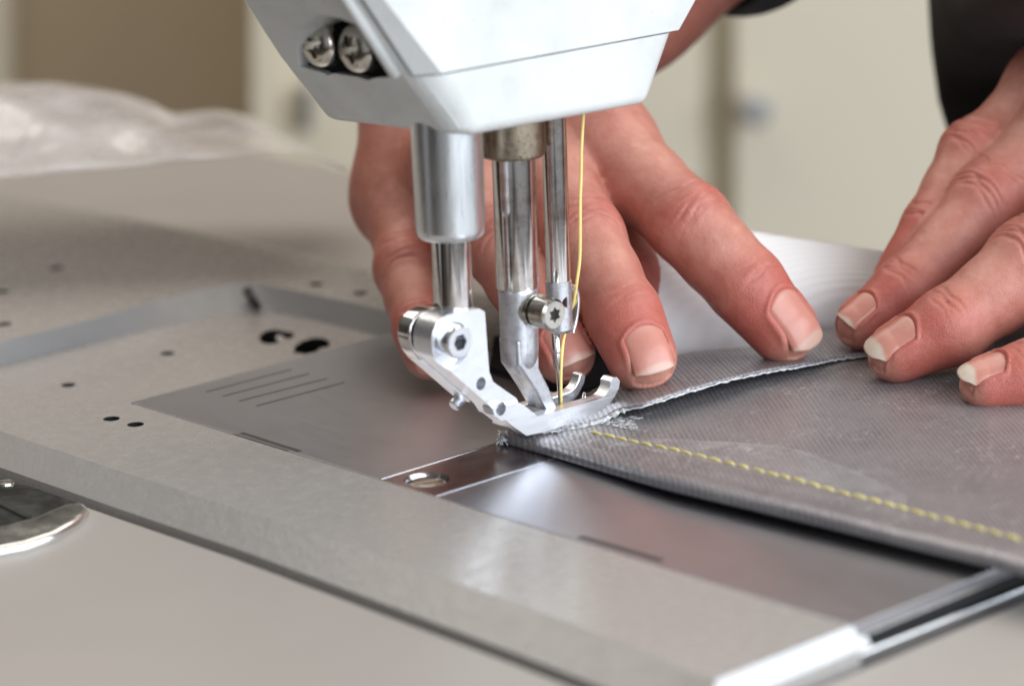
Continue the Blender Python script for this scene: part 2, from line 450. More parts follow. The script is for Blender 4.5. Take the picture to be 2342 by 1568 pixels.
# ring 0: top face outline, ring 1: foot of the bevel, ring 2: straight down
e0 = [np.array([xe, PX(1640, 1548, xe)[1], 0]), np.array([xe, ytop + 6, 0])]
r0 = [PZ(x, y, 0) for x, y in ridge] + [PZ(1560, 1530, 0)] + e0 + [PZ(286, 500, 0), PZ(-400, 385, 0)]
r1 = [PZ(x, y, -5.6) for x, y in low] + [PZ(1600, 1650, -5.6)] + [np.array([xe + 3.3, e0[0][1] - 6, -3.6]), np.array([xe + 3.3, ytop + 10, -3.6])] + [PZ(286, 495, -3), PZ(-400, 380, -3)]
for q, z in zip(r1, [-5.6] * 9 + [-3.6] * 2 + [-3] * 2): q[2] = z
r2 = [np.array([p[0], p[1], -24.0]) for p in r1]
bed = rings('bed', [r0, r1, r2], BED, mach)
# gap in the table round the bed
cent = np.mean(r1, axis=0)
def grow(ps, g):
    res = []
    n = len(ps)
    for i in range(n):
        a, b, c = np.array(ps[i - 1][:2]), np.array(ps[i][:2]), np.array(ps[(i + 1) % n][:2])
        d1 = (b - a) / np.linalg.norm(b - a); d2 = (c - b) / np.linalg.norm(c - b)
        n1 = np.array([d1[1], -d1[0]]); n2 = np.array([d2[1], -d2[0]]); m = n1 + n2; m /= np.linalg.norm(m)
        res.append(b + m * g / max(0.4, m @ n1))
    return res
gp = grow(r1, 3.2)
cut(top, prism_z('c', [(p[0], p[1]) for p in gp], TZ - 40, TZ + 20, DARK))
bevel(top, 0.7, 2)
prism_z('apron', [tuple(p[:2]) for p in grow(r1, 30)], TZ - 60, TZ - 30, DARK, table)

# slide plates and needle plate
yA = float(np.mean([PZ(291, 922)[1], PZ(1100, 1168)[1], PZ(1964, 1425)[1]]))
xL = float(PZ(291, 922)[0]); xL2 = float(PZ(881, 769)[0]); xR = xe + 0.3
x1 = float(np.mean([PZ(870, 1097)[0], PZ(1140, 1010)[0]])); x2 = float(np.mean([PZ(990, 1137)[0], PZ(1270, 1046)[0]]))
yF = yA + 92
print('plate', yA, xL, xL2, xR, x1, x2, yF, 'ytop', ytop)
def topcut(pts, depth, zt=1.0):
    cut(bed, prism_z('c', pts, -depth, zt, DARK))
print('stripcalc', PZ(2100, 1426, TZ + 1)[0], PZ(2230, 1366, TZ + 1)[0], xe)
topcut([(xL - 2, yA - 0.35), (xR + 12, yA - 0.35), (xR + 12, yF), (xL - 2, yF)], 2.2)
# lowered well with a curved wall
wt = [(-260, 868), (-120, 822), (0, 783), (187, 736), (422, 671), (539, 650), (656, 661), (891, 713), (1060, 762)]
wb = [(-230, 905), (-110, 872), (0, 838), (187, 790), (430, 738), (560, 716), (680, 724), (881, 772), (1000, 800)]
wt = [tuple(p) for p in catmull(wt, 5)]; wb = [tuple(p) for p in catmull(wb, 5)]
near = [(281, 922), (187, 924), (108, 915), (0, 879), (-140, 868), (-230, 872)]
WELL = -6.5
tp = [PZ(x, y, 0) for x, y in wt] + [np.array([xL2 + 12, PZ(1060, 762)[1] - 20, 0])] + [np.array([xL + 4, yA + 0.4, 0])] + [PZ(x, y, 0) for x, y in near]
bt = [PZ(x, y, WELL) for x, y in wb] + [np.array([xL2 + 12, PZ(1060, 762)[1] - 22, WELL])] + [np.array([xL + 4, yA + 0.4, WELL])] + [PZ(x, y, 0) + np.array([0, 1.5, WELL]) for x, y in near]
sc_ = [p + (p - q) * 0.2 for p, q in zip(tp, bt)]
for p in sc_: p[2] = 1.04
c = rings('c', [bt, tp, [np.array([p[0], p[1], 1.0]) for p in tp]], DARK)
cut(bed, c)
HOLES = []
def hole(px, py, z, r=2.1, depth=4):
    p = PZ(px, py, z); HOLES.append((p[0], p[1], r, z))
    cut(bed, lathe('c', (p[0], p[1], z - depth), (0, 0, 1), [(0, r), (depth + 1.0, r)], DARK, n=24))
for px, py in ((255, 957), (310, 970), (10, 741), (4, 667), (128, 613), (723, 650), (824, 670)): hole(px, py, 0)
for px, py in ((156, 880), (383, 808)): hole(px, py, WELL, 2.0, 6)
def opening(zs):
    ps = [PZ(.4688 * x, .4688 * y + 549, WELL) for x, y in zs]; c0 = np.mean(ps, axis=0)
    HOLES.append((c0[0], c0[1], max(np.linalg.norm((p - c0)[:2]) for p in ps), WELL))
    cut(bed, prism_z('c', [tuple(p[:2]) for p in ps], WELL - 5, WELL + 1, DARK))
opening([(1262, 482), (1275, 455), (1310, 438), (1350, 436), (1395, 446), (1432, 452), (1436, 470), (1404, 482), (1375, 470), (1352, 480), (1362, 498), (1322, 508), (1280, 502)])
opening([(1432, 548), (1440, 515), (1480, 490), (1530, 476), (1580, 478), (1610, 496), (1606, 520), (1560, 528), (1545, 545), (1490, 556)])
autosmooth(bed, 30)
bed.data.materials.append(DARK); bed.data.materials.append(EDGE); bed.data.materials.append(WELL_SHEEN)
for p in bed.data.polygons:
    c = p.center / MM; n = p.normal
    if any(c.z < hz - .3 and (hr < 3 or c.z < WELL - .3) and (c.x - hx) ** 2 + (c.y - hy) ** 2 < (hr + .05) ** 2 for hx, hy, hr, hz in HOLES): p.material_index = 1
    elif abs(n.z) < 0.95 and -6.3 < c.z < -0.3 and c.x < xL2 + 10 and c.y > yA + 10 and c.y < ytop - 12: p.material_index = 3
    if n.x > 0.4 and n.z > 0.3 and abs(c.x - xe - 2) < 4: p.material_index = 2

for xg in (1,):
    cut(bed, prism_z('c', [(xe + 1.6, yA + 1.5), (xe + 30, yA + 1.5), (xe + 30, ytop + 40), (xe + 1.6, ytop + 40)], -40, 3, DARK))
bevel(bed, 0.5, 2, 50); autosmooth(bed, 30)
pl_ = PZ(640, 772, WELL - 1)
lathe('latch_pin', pl_ - np.array([0, 0, 3.0]), (0, 0, 1), [(0, 1.3), (3.2, 1.3), (3.6, 0.9), (3.7, 0)], BRIGHT, mach, 20)
def plate(name, x0, x1_, mat, extra=None):
    pts = [(x0, yA), (x1_, yA), (x1_, yF - 0.4), (x0, yF - 0.4)]
    if extra: pts = extra(pts)
    o = prism_z(name, pts, -2.15, 0.06, mat, mach); bevel(o, 0.22, 2); return o
def notch(pts):
    a = PZ(560, 795)[1]; b = PZ(700, 800)
    ya_, yb_ = PZ(600, 842)[1], PZ(770, 800)[1]
    return pts[:3] + [(xL, yF - 0.4), (xL, PZ(800, 790)[1] + 4), (xL + 13, PZ(770, 800)[1]), (xL + 13, PZ(700, 812)[1]), (xL, PZ(560, 852)[1])]
xL_ = (xL + xL2) / 2
plL = plate('slide_plate', xL, x1 - 0.2, PLATE)
plR = plate('slide_plate', x2 + 0.2, xR, PLATE)
npl = plate('needle_plate', x1 + 0.15, x2 - 0.15, NPLATE)
# bright ground edges either side of the needle plate
for xx in (x1, x2):
    e = rings('ground_edge', [[(xx - 0.35, yA + 0.1, -0.4), (xx + 0.45, yA + 0.1, -0.4), (xx + 0.40, yA + 0.1, 0.13), (xx - 0.30, yA + 0.1, 0.13)],
                              [(xx - 0.35, yA + 62, -0.4), (xx + 0.45, yA + 62, -0.4), (xx + 0.40, yA + 62, 0.13), (xx - 0.30, yA + 62, 0.13)]], BRIGHT, mach)
def engraved(p0, p1, w_, parent):
    a = PZ(*p0, 0.07); b = PZ(*p1, 0.07); d = (b - a) / np.linalg.norm(b - a); s = np.cross(d, (0, 0, 1)) * w_ / 2
    from_py('engraved_line', [a - s, b - s, b + s, a + s], [(0, 1, 2, 3)], mat_ink, parent)
mat_ink = mat_flat('engraved_ink', (0.06, 0.055, 0.055), 0.5)
for p0, p1 in (((471, 896), (668, 844)), ((509, 906), (707, 854)), ((546, 917), (748, 865)), ((586, 928), (788, 874))): engraved(p0, p1, 1.0, plL)
engraved((551, 989), (687, 1032), 1.6, plL); engraved((535, 992), (660, 1031), 0.5, plL)
engraved((1325, 1226), (1515, 1281), 2.0, plR)
# countersunk slotted screw in the needle plate
sp = PZ(976, 1096, 0.05)
cut(npl, lathe('c', (sp[0], sp[1], -1.6), (0, 0, 1), [(0, 4.6), (1.0, 4.9), (2.6, 5.9)], DARK, n=48)); autosmooth(npl)
scr = lathe('screw', (sp[0], sp[1], -1.7), (0, 0, 1), [(0, 4.4), (0.9, 4.4), (1.25, 3.8), (1.4, 0.0)], SCREW, npl)
cut(scr, prism_z('c', [(sp[0] + math.cos(1.2) * a - math.sin(1.2) * b, sp[1] + math.sin(1.2) * a + math.cos(1.2) * b) for a, b in ((-6, -.55), (6, -.55), (6, .55), (-6, .55))], -1.0, 1, DARK))
autosmooth(scr)
# black blob drawn for the dark slot on the wall of the well
bp = [PZ(566, 664, -0.5), PZ(580, 690, -3), PZ(592, 706, -5)]
tube('slot_blob', bp, [1.5, 1.3, 1.1], BLACK, mach, 12)

# polished liner and strip at the end of the bed
yE0 = e0[0][1]
sxm = xe + 5.2; print('strip', sxm, xe)
st = [(xe + 2.5, yA - 2), (xe + 3.4, yA - 2), (xe + 5.4, yF + 40), (xe + 4.5, yF + 40)]
o = prism_z('edge_strip', st, TZ - 20, TZ + 1.5, BRIGHT, table); bevel(o, 0.5, 3)

# latch let into the table
lt = empty('latch', (0, 0, 0)); 
LZ = TZ + 0.5
a = [PZ(x, y, TZ + 2.4) for x, y in ((-160, 1290), (-60, 1262), (60, 1240), (130, 1216), (180, 1186), (206, 1160), (192, 1146), (150, 1148), (76, 1180), (-20, 1205), (-160, 1230))]
bpy.data.objects.remove(lt, do_unlink=True)
lo_ = prism_z('latch_lever', [tuple(p[:2]) for p in a], TZ - 1, TZ + 2.4, LATCH, table); bevel(lo_, 1.5, 5)
a = [PZ(x, y, TZ + 1.0) for x, y in ((-160, 1035), (0, 1086), (186, 1148), (80, 1186), (0, 1208), (-160, 1240))]
lp = prism_z('latch_plate', [tuple(p[:2]) for p in a], TZ - 1, TZ + 1.0, GLASSD, table); bevel(lp, 0.5, 2)
a = [PZ(x, y, TZ + 1.2) for x, y in ((-160, 1100), (0, 1146), (72, 1180), (62, 1186), (0, 1156), (-160, 1112))]
prism_z('latch_rib', [tuple(p[:2]) for p in a], TZ + 0.5, TZ + 1.6, GLASSD, lp)
p_ = PZ(12, 1106, TZ + 1.0); lathe('rivet', p_, (0, 0, 1), [(0, 2.2), (0.5, 2.0), (0.8, 0)], SCREW, lp)

# ================================================================== HEAD
XF = 13.0
def yz(px, py, x): p = PX(px, py, x); return p[1], p[2]
R1, R2, R3 = yz(1087, 309, XF), yz(1010, 172, XF), yz(872, -10, XF)
S1, S2, S3 = yz(1482, 240, XF), yz(1540, 75, XF), yz(1584, -10, XF)
CH = 4.2
L1, L2, L3 = yz(1037, 314, XF - CH), yz(935, 177, XF - CH), yz(815, -10, XF - CH)
def solve_x(px, y, z):
    lo, hi = -140.0, 10.0
    for _ in range(40):
        m = (lo + hi) / 2
        if proj((m, y, z))[0] < px: lo = m
        else: hi = m
    return m
def ext(a, b, f): return (b[0] + (b[0] - a[0]) * f, b[1] + (b[1] - a[1]) * f)
R4, S4, L4 = ext(R2, R3, 1.6), ext(S2, S3, 3.0), ext(L2, L3, 1.6)
xB = [q - 2.0 for q in [solve_x(757, *L1), solve_x(642, *L2), solve_x(525, *L3)]]
print('head R', R1, R2, R3, 'S', S1, S2, S3, 'L', L1, L2, L3, 'xB', xB)
XB = float(np.mean(xB)); XBs = [xB[0], xB[1], xB[2], xB[2] - 25]
def hsec(R, S, L, xf, xb, dzb=0.0):
    return [(xf, R[0], R[1]), (xf, S[0], S[1]), (xf - 5, S[0] + 1.8, S[1]), (xb, S[0] + 1.8, S[1] + dzb), (xb, L[0], L[1] + dzb), (xf - CH, L[0], L[1])]
def shift(P, d): return (P[0], P[1] + d)
# lower casting: bottom to the seam, then a set-back neck the cover screws to
def lerp2(a, b, t): return (a[0] + (b[0] - a[0]) * t, a[1] + (b[1] - a[1]) * t)
h = [hsec(R1, S1, L1, XF, XBs[0], -1.6), hsec(R2, S2, L2, XF, XBs[1])]
up4 = hsec(R4, S4, L4, XF, XBs[3])
head = rings('head_casting', [h[0], h[1], hsec(R3, S3, L3, XF, XBs[2]), up4], WHITE, mach)
m_ = head.modifiers.new('b', 'BEVEL'); m_.width = 2.6 * MM; m_.segments = 5; m_.limit_method = 'ANGLE'; m_.angle_limit = math.radians(24); m_.use_clamp_overlap = False
bake(head)
def ccut(R_, S_, L_, dz=0.0):
    return [(XF - 1.7, R_[0] - .2, R_[1] + dz), (XF - 1.7, S_[0] + 9, S_[1] + dz), (XF + 6, S_[0] + 9, S_[1] + dz), (XF + 6, L_[0] - 1, L_[1] + dz), (XF - CH * .86 + .7, L_[0] - 1.0, L_[1] + dz), (XF - CH * .86 - 1.7, L_[0] + 1.0, L_[1] + dz)]
cut(head, rings('c', [ccut(R2, S2, L2), ccut(R3, S3, L3), ccut(ext(R2, R3, 1.7), ext(S2, S3, 3.2), ext(L2, L3, 1.7))], DARK))
autosmooth(head, 34)
# face cover, 1.9 thick, floating 0.5 over the seam
cy = 0.5
def csec(R, S, L, x0, x1_, dz=0.0):
    return [(x0, R[0] + 0.2, R[1] + dz), (x0, S[0] + 0.6, S[1] + dz), (x1_, S[0] + 1.0, S[1] + dz), (x1_, R[0] - 0.7, R[1] + dz), (x1_ - CH * .86, L[0] + 0.2, L[1] + dz), (x0 - CH * .86, L[0] + 1.1, L[1] + dz)]
cov = rings('face_cover', [csec(R2, S2, L2, XF - 1.4, XF + 0.9, 0.55), csec(R3, S3, L3, XF - 1.4, XF + 0.9, 0), csec(R4, S4, L4, XF - 1.4, XF + 0.9, 0)], WHITE, mach)
bevel(cov, 0.6, 3, 25)
# pale rim strip along the cover
rp = []
o_ = np.array([0, -0.5, -0.6])
rp = [PX(905, 172, XF - CH - 2.5), PX(795, 0, XF - CH - 2.5)]
rp.append(rp[1] + (rp[1] - rp[0]) * 1.2)
tube('cover_rim', rp, [1.35, 1.35, 1.35], WHITE, mach, 16)
# pocket with two cross-head screws in the sloping side
dirL = np.array([0, L2[0] - L1[0], L2[1] - L1[1]])
def on_slope(px, py):
    a = np.array([0, L1[0], L1[1]]); n = np.cross(dirL, (1, 0, 0)); n /= np.linalg.norm(n)
    r = ray(px, py); return CAM + r * (((a - CAM) @ n) / (r @ n)), n
lip, nsl = on_slope(770, 165)
ypk = lip[1] + 1.2
pk = [on_slope(x, y)[0] for x, y in ((684, 152), (676, 108), (690, 60), (722, 34), (770, 42), (830, 66), (880, 120), (912, 176), (862, 178), (842, 184), (820, 177), (764, 168), (752, 173), (738, 166))]
c = rings('c', [[(p[0], p[1] - 14, p[2]) for p in pk], [(p[0], ypk + 1.5, p[2]) for p in pk]], DARK)
cut(head, c)
autosmooth(head, 30)
head.data.materials.append(DARK)
for p in head.data.polygons:
    c_ = p.center / MM
    if c_.y > ypk + 1.2 and abs(p.normal.y) > 0.9 and c_.y < ypk + 1.8: p.material_index = 1
for px, py in ((714, 102), (800, 114)):
    ysc = ypk - 4.2
    p = PY(px, py, ysc)
    s = lathe('screw', (p[0], ypk + 1.4, p[2]), (0, -1, 0), [(0, 2.2), (2.2, 2.2), (2.3, 5.4), (3.6, 5.5), (4.6, 5.1), (5.5, 4.0), (6.0, 2.4), (6.1, 0)], SCREW, mach)
    for ang in (0.35, 0.35 + math.pi / 2):
        ca, sa = math.cos(ang), math.sin(ang)
        q = [(p[0] + ca * u - sa * v, p[2] + sa * u + ca * v) for u, v in ((-3.3, -.75), (3.3, -.75), (3.3, .75), (-3.3, .75))]
        cut(s, rings('c', [[(a_, ypk - 1.9, b_) for a_, b_ in q], [(a_, ypk - 9, b_) for a_, b_ in q]], DARK))
    autosmooth(s)
    lathe('washer', (p[0], ypk + 1.3, p[2]), (0, -1, 0), [(0, 5.6), (0.9, 5.6), (1.0, 5.2)], BLACK, s)

# ================================================================== BARS
def vbar(name, px, py_top, py_bot, r, mat, prof=None, parent=mach, ch=0.4, x=0.0, top_px=None):
    a = PX(px, py_bot, x); t = PX(top_px or px, py_top, x)
    L = t[2] - a[2]
    return lathe(name, a, (0, 0, 1), prof(L) if prof else [(0, r - ch), (ch, r), (L, r)], mat, parent, 64)
# presser bar, its bushing
p0 = PX(1038, 718, 0); YP = p0[1]
lathe('presser_bar', (0, YP, p0[2] - 6), (0, 0, 1), [(0, 4.6), (60, 4.6)], CHROME, mach, 64)
zc = PX(1028, 541, 0)[2]
lathe('bar_bushing', (0, YP, zc), (0, 0, 1), [(0, 5.0), (0.0, 7.0), (0.5, 7.6), (1.5, 7.9), (2.2, 8.0), (20, 8.15), (40, 8.15)], ALU, mach, 64)
# inner (walking) foot bar with bronze nut
p1_ = PX(1184, 656, 0); YI = p1_[1]
lathe('inner_foot_bar', (0, YI, p1_[2]), (0, 0, 1), [(0, 4.9), (0.3, 5.05), (60, 5.05)], CHROME, mach, 64)
zn = PX(1176, 357, 0)[2]
nut = lathe('bronze_collar', (0, YI, zn), (0, 0, 1), [(0, 6.8), (0.5, 7.6), (14, 7.6)], BRONZE, mach, 40)
nut.data.transform(Matrix.Translation((0, YI * MM, 0)) @ Matrix.Rotation(math.radians(12), 4, 'Z') @ Matrix.Translation((0, -YI * MM, 0)))
bevel(nut, 0.5, 2)
# needle bar
p2_ = PX(1277, 640, 0); YN = p2_[1]
lathe('needle_bar', (0, YN, p2_[2]), (0, 0, 1), [(0, 2.95), (60, 2.95)], CHROME, mach, 64)
print('Y bars', YP, YI, YN)
# clamp at the foot of the needle bar
zt = p2_[2]; zb = PX(1281, 758, 0)[2]
cl = lathe('needle_clamp', (0, YN, zb), (0, 0, 1), [(0, 2.4), (0.8, 3.1), (zt - zb - .1, 3.15), (zt - zb, 2.9)], CAST, mach, 64)
hp = PX(1293, 690, 2.6)
lathe('eyelet', hp + np.array([-0.6, 0, 0]), (0.9, 0.3, 0), [(0, 1.3), (1.1, 1.35)], BLACK, cl, 24).scale = (1, 1, 1)
g = catmull([PX(1302, 648, 1.5), PX(1313, 652, 0.4), PX(1320, 672, 0.0), PX(1320, 700, 0.0), PX(1315, 735, 0.0), PX(1308, 762, 0.8)], 6)
gg = [[p + np.array([dx, 0, 0]) for dx in (-1.0, -.4, .4, 1.0)] for p in g]
tg = grid_mesh('thread_guide', gg, ALU, cl, 0.7); bevel(tg, 0.15, 2)
# needle
nz0 = PX(1269, 750, 0)
YE = PX(1270, 765, 0)[1]; na = PX(1270, 752, 0); nb = PX(1276, 842, 0); nc = PX(1285, 952, 0)
tube('needle', [na, nb, nb + (nc - nb) * 0.04, nb + (nc - nb) * 0.9, nc], [1.0, 1.0, 0.62, 0.58, 0.2], CHROME, mach, 20)

# inner walking foot
ifo = empty('x'); bpy.data.objects.remove(ifo, do_unlink=True)
zi0 = p1_[2]; zi1 = PX(1196, 838, 0)[2]
inner = lathe('walking_foot', (0, YI, zi1 - 1), (0, 0, 1), [(0, 2.4), (1.2, 3.4), (3.2, 4.2), (6, 4.5), (zi0 - zi1 - 5, 4.55), (zi0 - zi1, 4.7), (zi0 - zi1 + 0.9, 4.5)], CAST, mach, 64)
xh = 3.4
leg = prism_x('leg', [PX(1184, 780, xh), PX(1188, 838, xh), PX(1205, 862, xh), PX(1228, 897, xh), PX(1252, 940, xh), PX(1277, 934, xh), PX(1256, 884, xh), PX(1235, 842, xh), PX(1233, 780, xh)], xh, -xh, CAST, inner); bevel(leg, 0.6, 3)

# bolt that pinches the walking foot onto its bar; it points at the window
xs_ = [x for x in np.arange(2, 30, 0.1)]
XBOLT = min(xs_, key=lambda x: abs(PX(1269, 720, x)[1] - YI - 0.3))
ax_p = PX(1269, 720, XBOLT); print('bolt', ax_p)
sc1 = lathe('clamp_screw', ax_p, (-1, 0, 0), [(0, 0), (0, 3.2), (0.5, 3.75), (5.2, 3.75), (5.25, 2.9), (5.7, 2.9), (5.75, 4.1), (6.9, 4.1), (7.1, 3.9), (9.6, 3.3), (12, 2.6), (15, 2.0), (15.1, 0)], SCREW, inner)
def star(n, r1, r2, a0=0.5):
    return [((r1 if i % 2 == 0 else r2) * math.cos(a0 + math.pi * i / n), (r1 if i % 2 == 0 else r2) * math.sin(a0 + math.pi * i / n)) for i in range(2 * n)]
cut(sc1, rings('c', [[(ax_p[0] - 1.6, ax_p[1] + u, ax_p[2] + v) for u, v in star(6, 2.0, 1.25)], [(ax_p[0] + 1, ax_p[1] + u, ax_p[2] + v) for u, v in star(6, 2.0, 1.25)]], DARK)); autosmooth(sc1)
from_py('socket_floor', [(ax_p[0] - 1.3, ax_p[1] + u, ax_p[2] + v) for u, v in star(6, 1.95, 1.2)], [tuple(range(12))], BLACK, sc1)  # black disc standing in for the shade deep in the socket
# outer presser foot
XP = 5.4
Z2 = lambda x, y: (915 + .2159 * x, 677 + .2159 * y)
Z8 = lambda x, y: (1098 + .1562 * x, 823 + .1562 * y)
br = [(1096, 705), (1109, 713), (1114, 785), (1119, 850), (1128, 873), (1181, 910), (1188, 924), (1165, 950), (1138, 952), (1127, 934), (1105, 914), (1006, 828), (995, 818), (989, 805), (987, 780), (989, 760), (997, 740), (1008, 728), (1022, 720), (1060, 711)]
brp = [PX(x, y, XP) for x, y in br]
foot = prism_x('presser_foot', brp, XP, -1.0, FOOT, mach)
for px, py, r in ((1100, 877, 1.5), (1146, 935, 1.6)):
    p = PX(px, py, XP); cut(foot, lathe('c', (XP - 9, p[1], p[2]), (1, 0, 0), [(0, r), (12, r)], DARK, n=32))
pc = PX(1034, 790, XP)
cut(foot, lathe('c', (XP - 1.6, pc[1], pc[2]), (1, 0, 0), [(0, 5.0), (0.8, 5.4), (3, 5.6)], DARK, n=48))
bevel(foot, 0.35, 2, 40)
# rear ear of the clamp behind a slot
ear = [p for p in brp if p[2] > PX(1006, 850, XP)[2] - 2 and p[1] < YP + 8]
ear = [PX(x, y, XP) for x, y in ((1085, 712), (1090, 790), (1060, 850), (1030, 846), (1008, 834), (996, 818), (988, 798), (986, 776), (989, 757), (998, 740), (1012, 727), (1030, 719), (1055, 714))]
e2 = prism_x('clamp_ear', ear, -2.1, -6.6, CHROME, foot); bevel(e2, 0.6, 3)
lo2 = [PX(x, y, XP) for x, y in ((1080, 800), (1112, 862), (1120, 900), (1128, 936), (1100, 912), (1010, 834))]
e3 = prism_x('rear_arm', lo2, -2.0, -7.2, FOOT, foot); bevel(e3, 0.5, 2)
cs = PX(1053, 783, XP + 4.0)
hs = lathe('clamp_bolt', (XP - 1.4, cs[1], cs[2]), (1, 0, 0), [(0, 3.8), (5.0, 3.85), (5.4, 3.5), (5.4, 0)], BRIGHT, foot, 48)
from_py('socket_floor', [(XP + 1.0, cs[1] + 1.9 * math.cos(t), cs[2] + 1.9 * math.sin(t)) for t in np.linspace(0, 2 * math.pi, 6, endpoint=False)], [tuple(range(6))], BLACK, hs)  # black disc added so the hex socket reads as shaded
cut(hs, lathe('c', (XP + 0.8, cs[1], cs[2]), (1, 0, 0), [(0, 2.0), (5, 2.0)], DARK, n=6)); autosmooth(hs)
kb = PX(1050, 925, -5); cyl('spring_stud', kb + np.array([-1.0, 4.0, 2.6]), kb + np.array([-1.0, -1.0, -0.4]), 1.5, FOOT, foot, 24)
# sole: hinged, two toes
so = [(1159, 926), (1185, 920), (1200, 927), (1229, 951), (1285, 937), (1332, 923), (1376, 910), (1387, 901), (1396, 884), (1396, 872), (1403, 863), (1411, 862), (1418, 871), (1415, 889), (1406, 906), (1395, 923), (1371, 943), (1317, 967), (1254, 985), (1204, 996), (1168, 970), (1157, 961), (1146, 961), (1131, 950), (1126, 934), (1133, 923), (1146, 919)]
XS = XP + 0.9
sop = [PX(x, y, XS) for x, y in so]
sole = prism_x('foot_sole', sop, XS, XS - 3.4, FOOT, foot)
hp2 = PX(1146, 935, XS)
cut(sole, lathe('c', (XS - 4, hp2[1], hp2[2]), (1, 0, 0), [(0, 1.55), (8, 1.55)], DARK, n=32))
bevel(sole, 0.45, 3, 30)
toe = [PX(x, y, XS) for x, y in ((1229, 951), (1285, 937), (1332, 923), (1368, 911), (1380, 900), (1388, 884), (1390, 872), (1398, 868), (1405, 874), (1402, 892), (1388, 920), (1371, 940), (1317, 962), (1254, 980), (1204, 990))]
t2 = prism_x('rear_toe', toe, XS - 12.5, XS - 9.6, FOOT, sole); bevel(t2, 0.45, 3, 30)
br2 = [PX(x, y, XS) for x, y in ((1150, 930), (1200, 934), (1226, 958), (1262, 962), (1258, 978), (1206, 990), (1160, 955))]
b2 = prism_x('sole_bridge', br2, XS - 3.0, XS - 10.0, FOOT, sole); bevel(b2, 0.4, 2)
fp = PX(1337, 897, -1); pin = tube('guide_finger', [fp + np.array([0, -1, -6]), fp + np.array([0, 0, -2]), fp], [0.9, 0.8, 0.4], BRIGHT, sole, 12)
# faint engraved number along the sole
def text_mesh(name, s, size, loc, xdir, zdir, mat, parent, depth=0.02):
    cu = bpy.data.curves.new(name, 'FONT'); cu.body = s; cu.size = size * MM; cu.extrude = depth * MM; cu.align_x = 'CENTER'
    o = bpy.data.objects.new(name, cu); COL.objects.link(o)
    dg = bpy.context.evaluated_depsgraph_get(); me = bpy.data.meshes.new_from_object(o.evaluated_get(dg)); bpy.data.objects.remove(o, do_unlink=True)
    x = Vector(xdir).normalized(); z = Vector(zdir).normalized(); y = z.cross(x)
    M = Matrix(((x.x, y.x, z.x, loc[0] * MM), (x.y, y.y, z.y, loc[1] * MM), (x.z, y.z, z.z, loc[2] * MM), (0, 0, 0, 1)))
    me.transform(M); return link(name, me, mat, parent, False)
ta = PX(1240, 983, XS); tb = PX(1350, 946, XS)
ENG = mat_flat('etched_mark', (0.70, 0.71, 0.73), 0.5)
text_mesh('etched_number', 'KP.2 0071/1', 2.1, PX(1290, 962, XS + 0.02), tb - ta, (1, 0, 0), ENG, sole)

# ================================================================== THREAD
th = catmull([PX(1335, 225, 3), PX(1334, 266, 3), PX(1330, 340, 3), PX(1329, 400, 3), PX(1327, 460, 3), PX(1327, 520, 3), PX(1326, 590, 2.5), PX(1320, 640, 2), PX(1316, 668, 1), PX(1306, 720, -1.5), PX(1291, 766, -0.5),
              PX(1286, 800, 0.8), PX(1283, 850, 1.4), PX(1283, 900, 1.2), PX(1284, 938, 0.6), PX(1285, 955, 0.2)], 8)
t_ = tube('sewing_thread', th, 0.38, THREAD, None, 10)
tag(t_, 'yellow sewing thread hanging from the white head down to the needle', 'thread')

# ================================================================== FABRIC
def fz(px): return float(np.interp(px, [1150, 1257, 1390, 1523, 1700, 1900], [2.7, 3.1, 3.7, 4.5, 5.0, 5.3]))
FZ = 5.0
fab = empty('fabric_piece', PZ(1900, 1000, 0)); tag(fab, 'brownish grey coated fabric with a yellow stitched hem lying on the slide plate', 'fabric')
front = [(1148, 1002), (1190, 1016), (1257, 1034), (1390, 1073), (1523, 1110), (1700, 1152), (1895, 1198), (2110, 1250), (2342, 1305), (2600, 1372)]
hem = [(1152, 990), (1205, 1000), (1290, 1014), (1420, 1044), (1560, 1066), (1740, 1100), (1925, 1140), (2130, 1188), (2342, 1243), (2600, 1310)]
fr = catmull([PZ(x, y, z) for (x, y), z in zip(front, [0.9, 1.0, 1.3, 1.9, 2.6, 3.0, 3.2, 3.3, 3.4, 3.4])], 10)
back_px = [(1250, 958), (1290, 950), (1340, 940), (1440, 925), (1560, 860), (1700, 830), (1850, 800), (2050, 770), (2342, 700), (2600, 640)]
bk = catmull([PZ(x, y, fz(x)) for x, y in back_px], 10)
rows = []
sect = [(2.5, -1.1), (0.6, -0.9), (-0.1, -0.3), (-0.25, 0.5), (0.15, 1.3), (0.9, 1.9), (1.9, 2.25), (3.0, 2.3), (4.6, 2.15), (6.2, 2.05)]
for i, f in enumerate(fr):
    b = bk[i]; t = i / (len(fr) - 1)
    d = b - f; d[2] = 0; L = np.linalg.norm(d); d /= L
    row = []
    wob = 0.25 * math.sin(i * 0.35) + 0.15 * math.sin(i * 0.9 + 1)
    for u, v in sect: row.append(f + d * (u + 0.0) + np.array([0, 0, 0.7 * v * (1 + 0.04 * wob) + 0.3 * wob * (v > 0) * min(1, i / 25)]))
    for s in np.linspace(0, 1, 40)[1:]:
        q = row[9] + (b - row[9]) * s
        xx = (i * 0.1, s * 4)
        q = q + np.array([0, 0, -0.55 * math.exp(-((s * L - 2) / 2) ** 2) + 0.5 * math.sin(xx[0] * 0.9 + s * 5) * s * (1 - s) * 2 + 0.2 * math.sin(xx[0] * 2.3 - s * 9) * s])
        row.append(q)
    rows.append(row)
grid_mesh('hemmed_layer', rows, FABRIC, fab, 0.6)
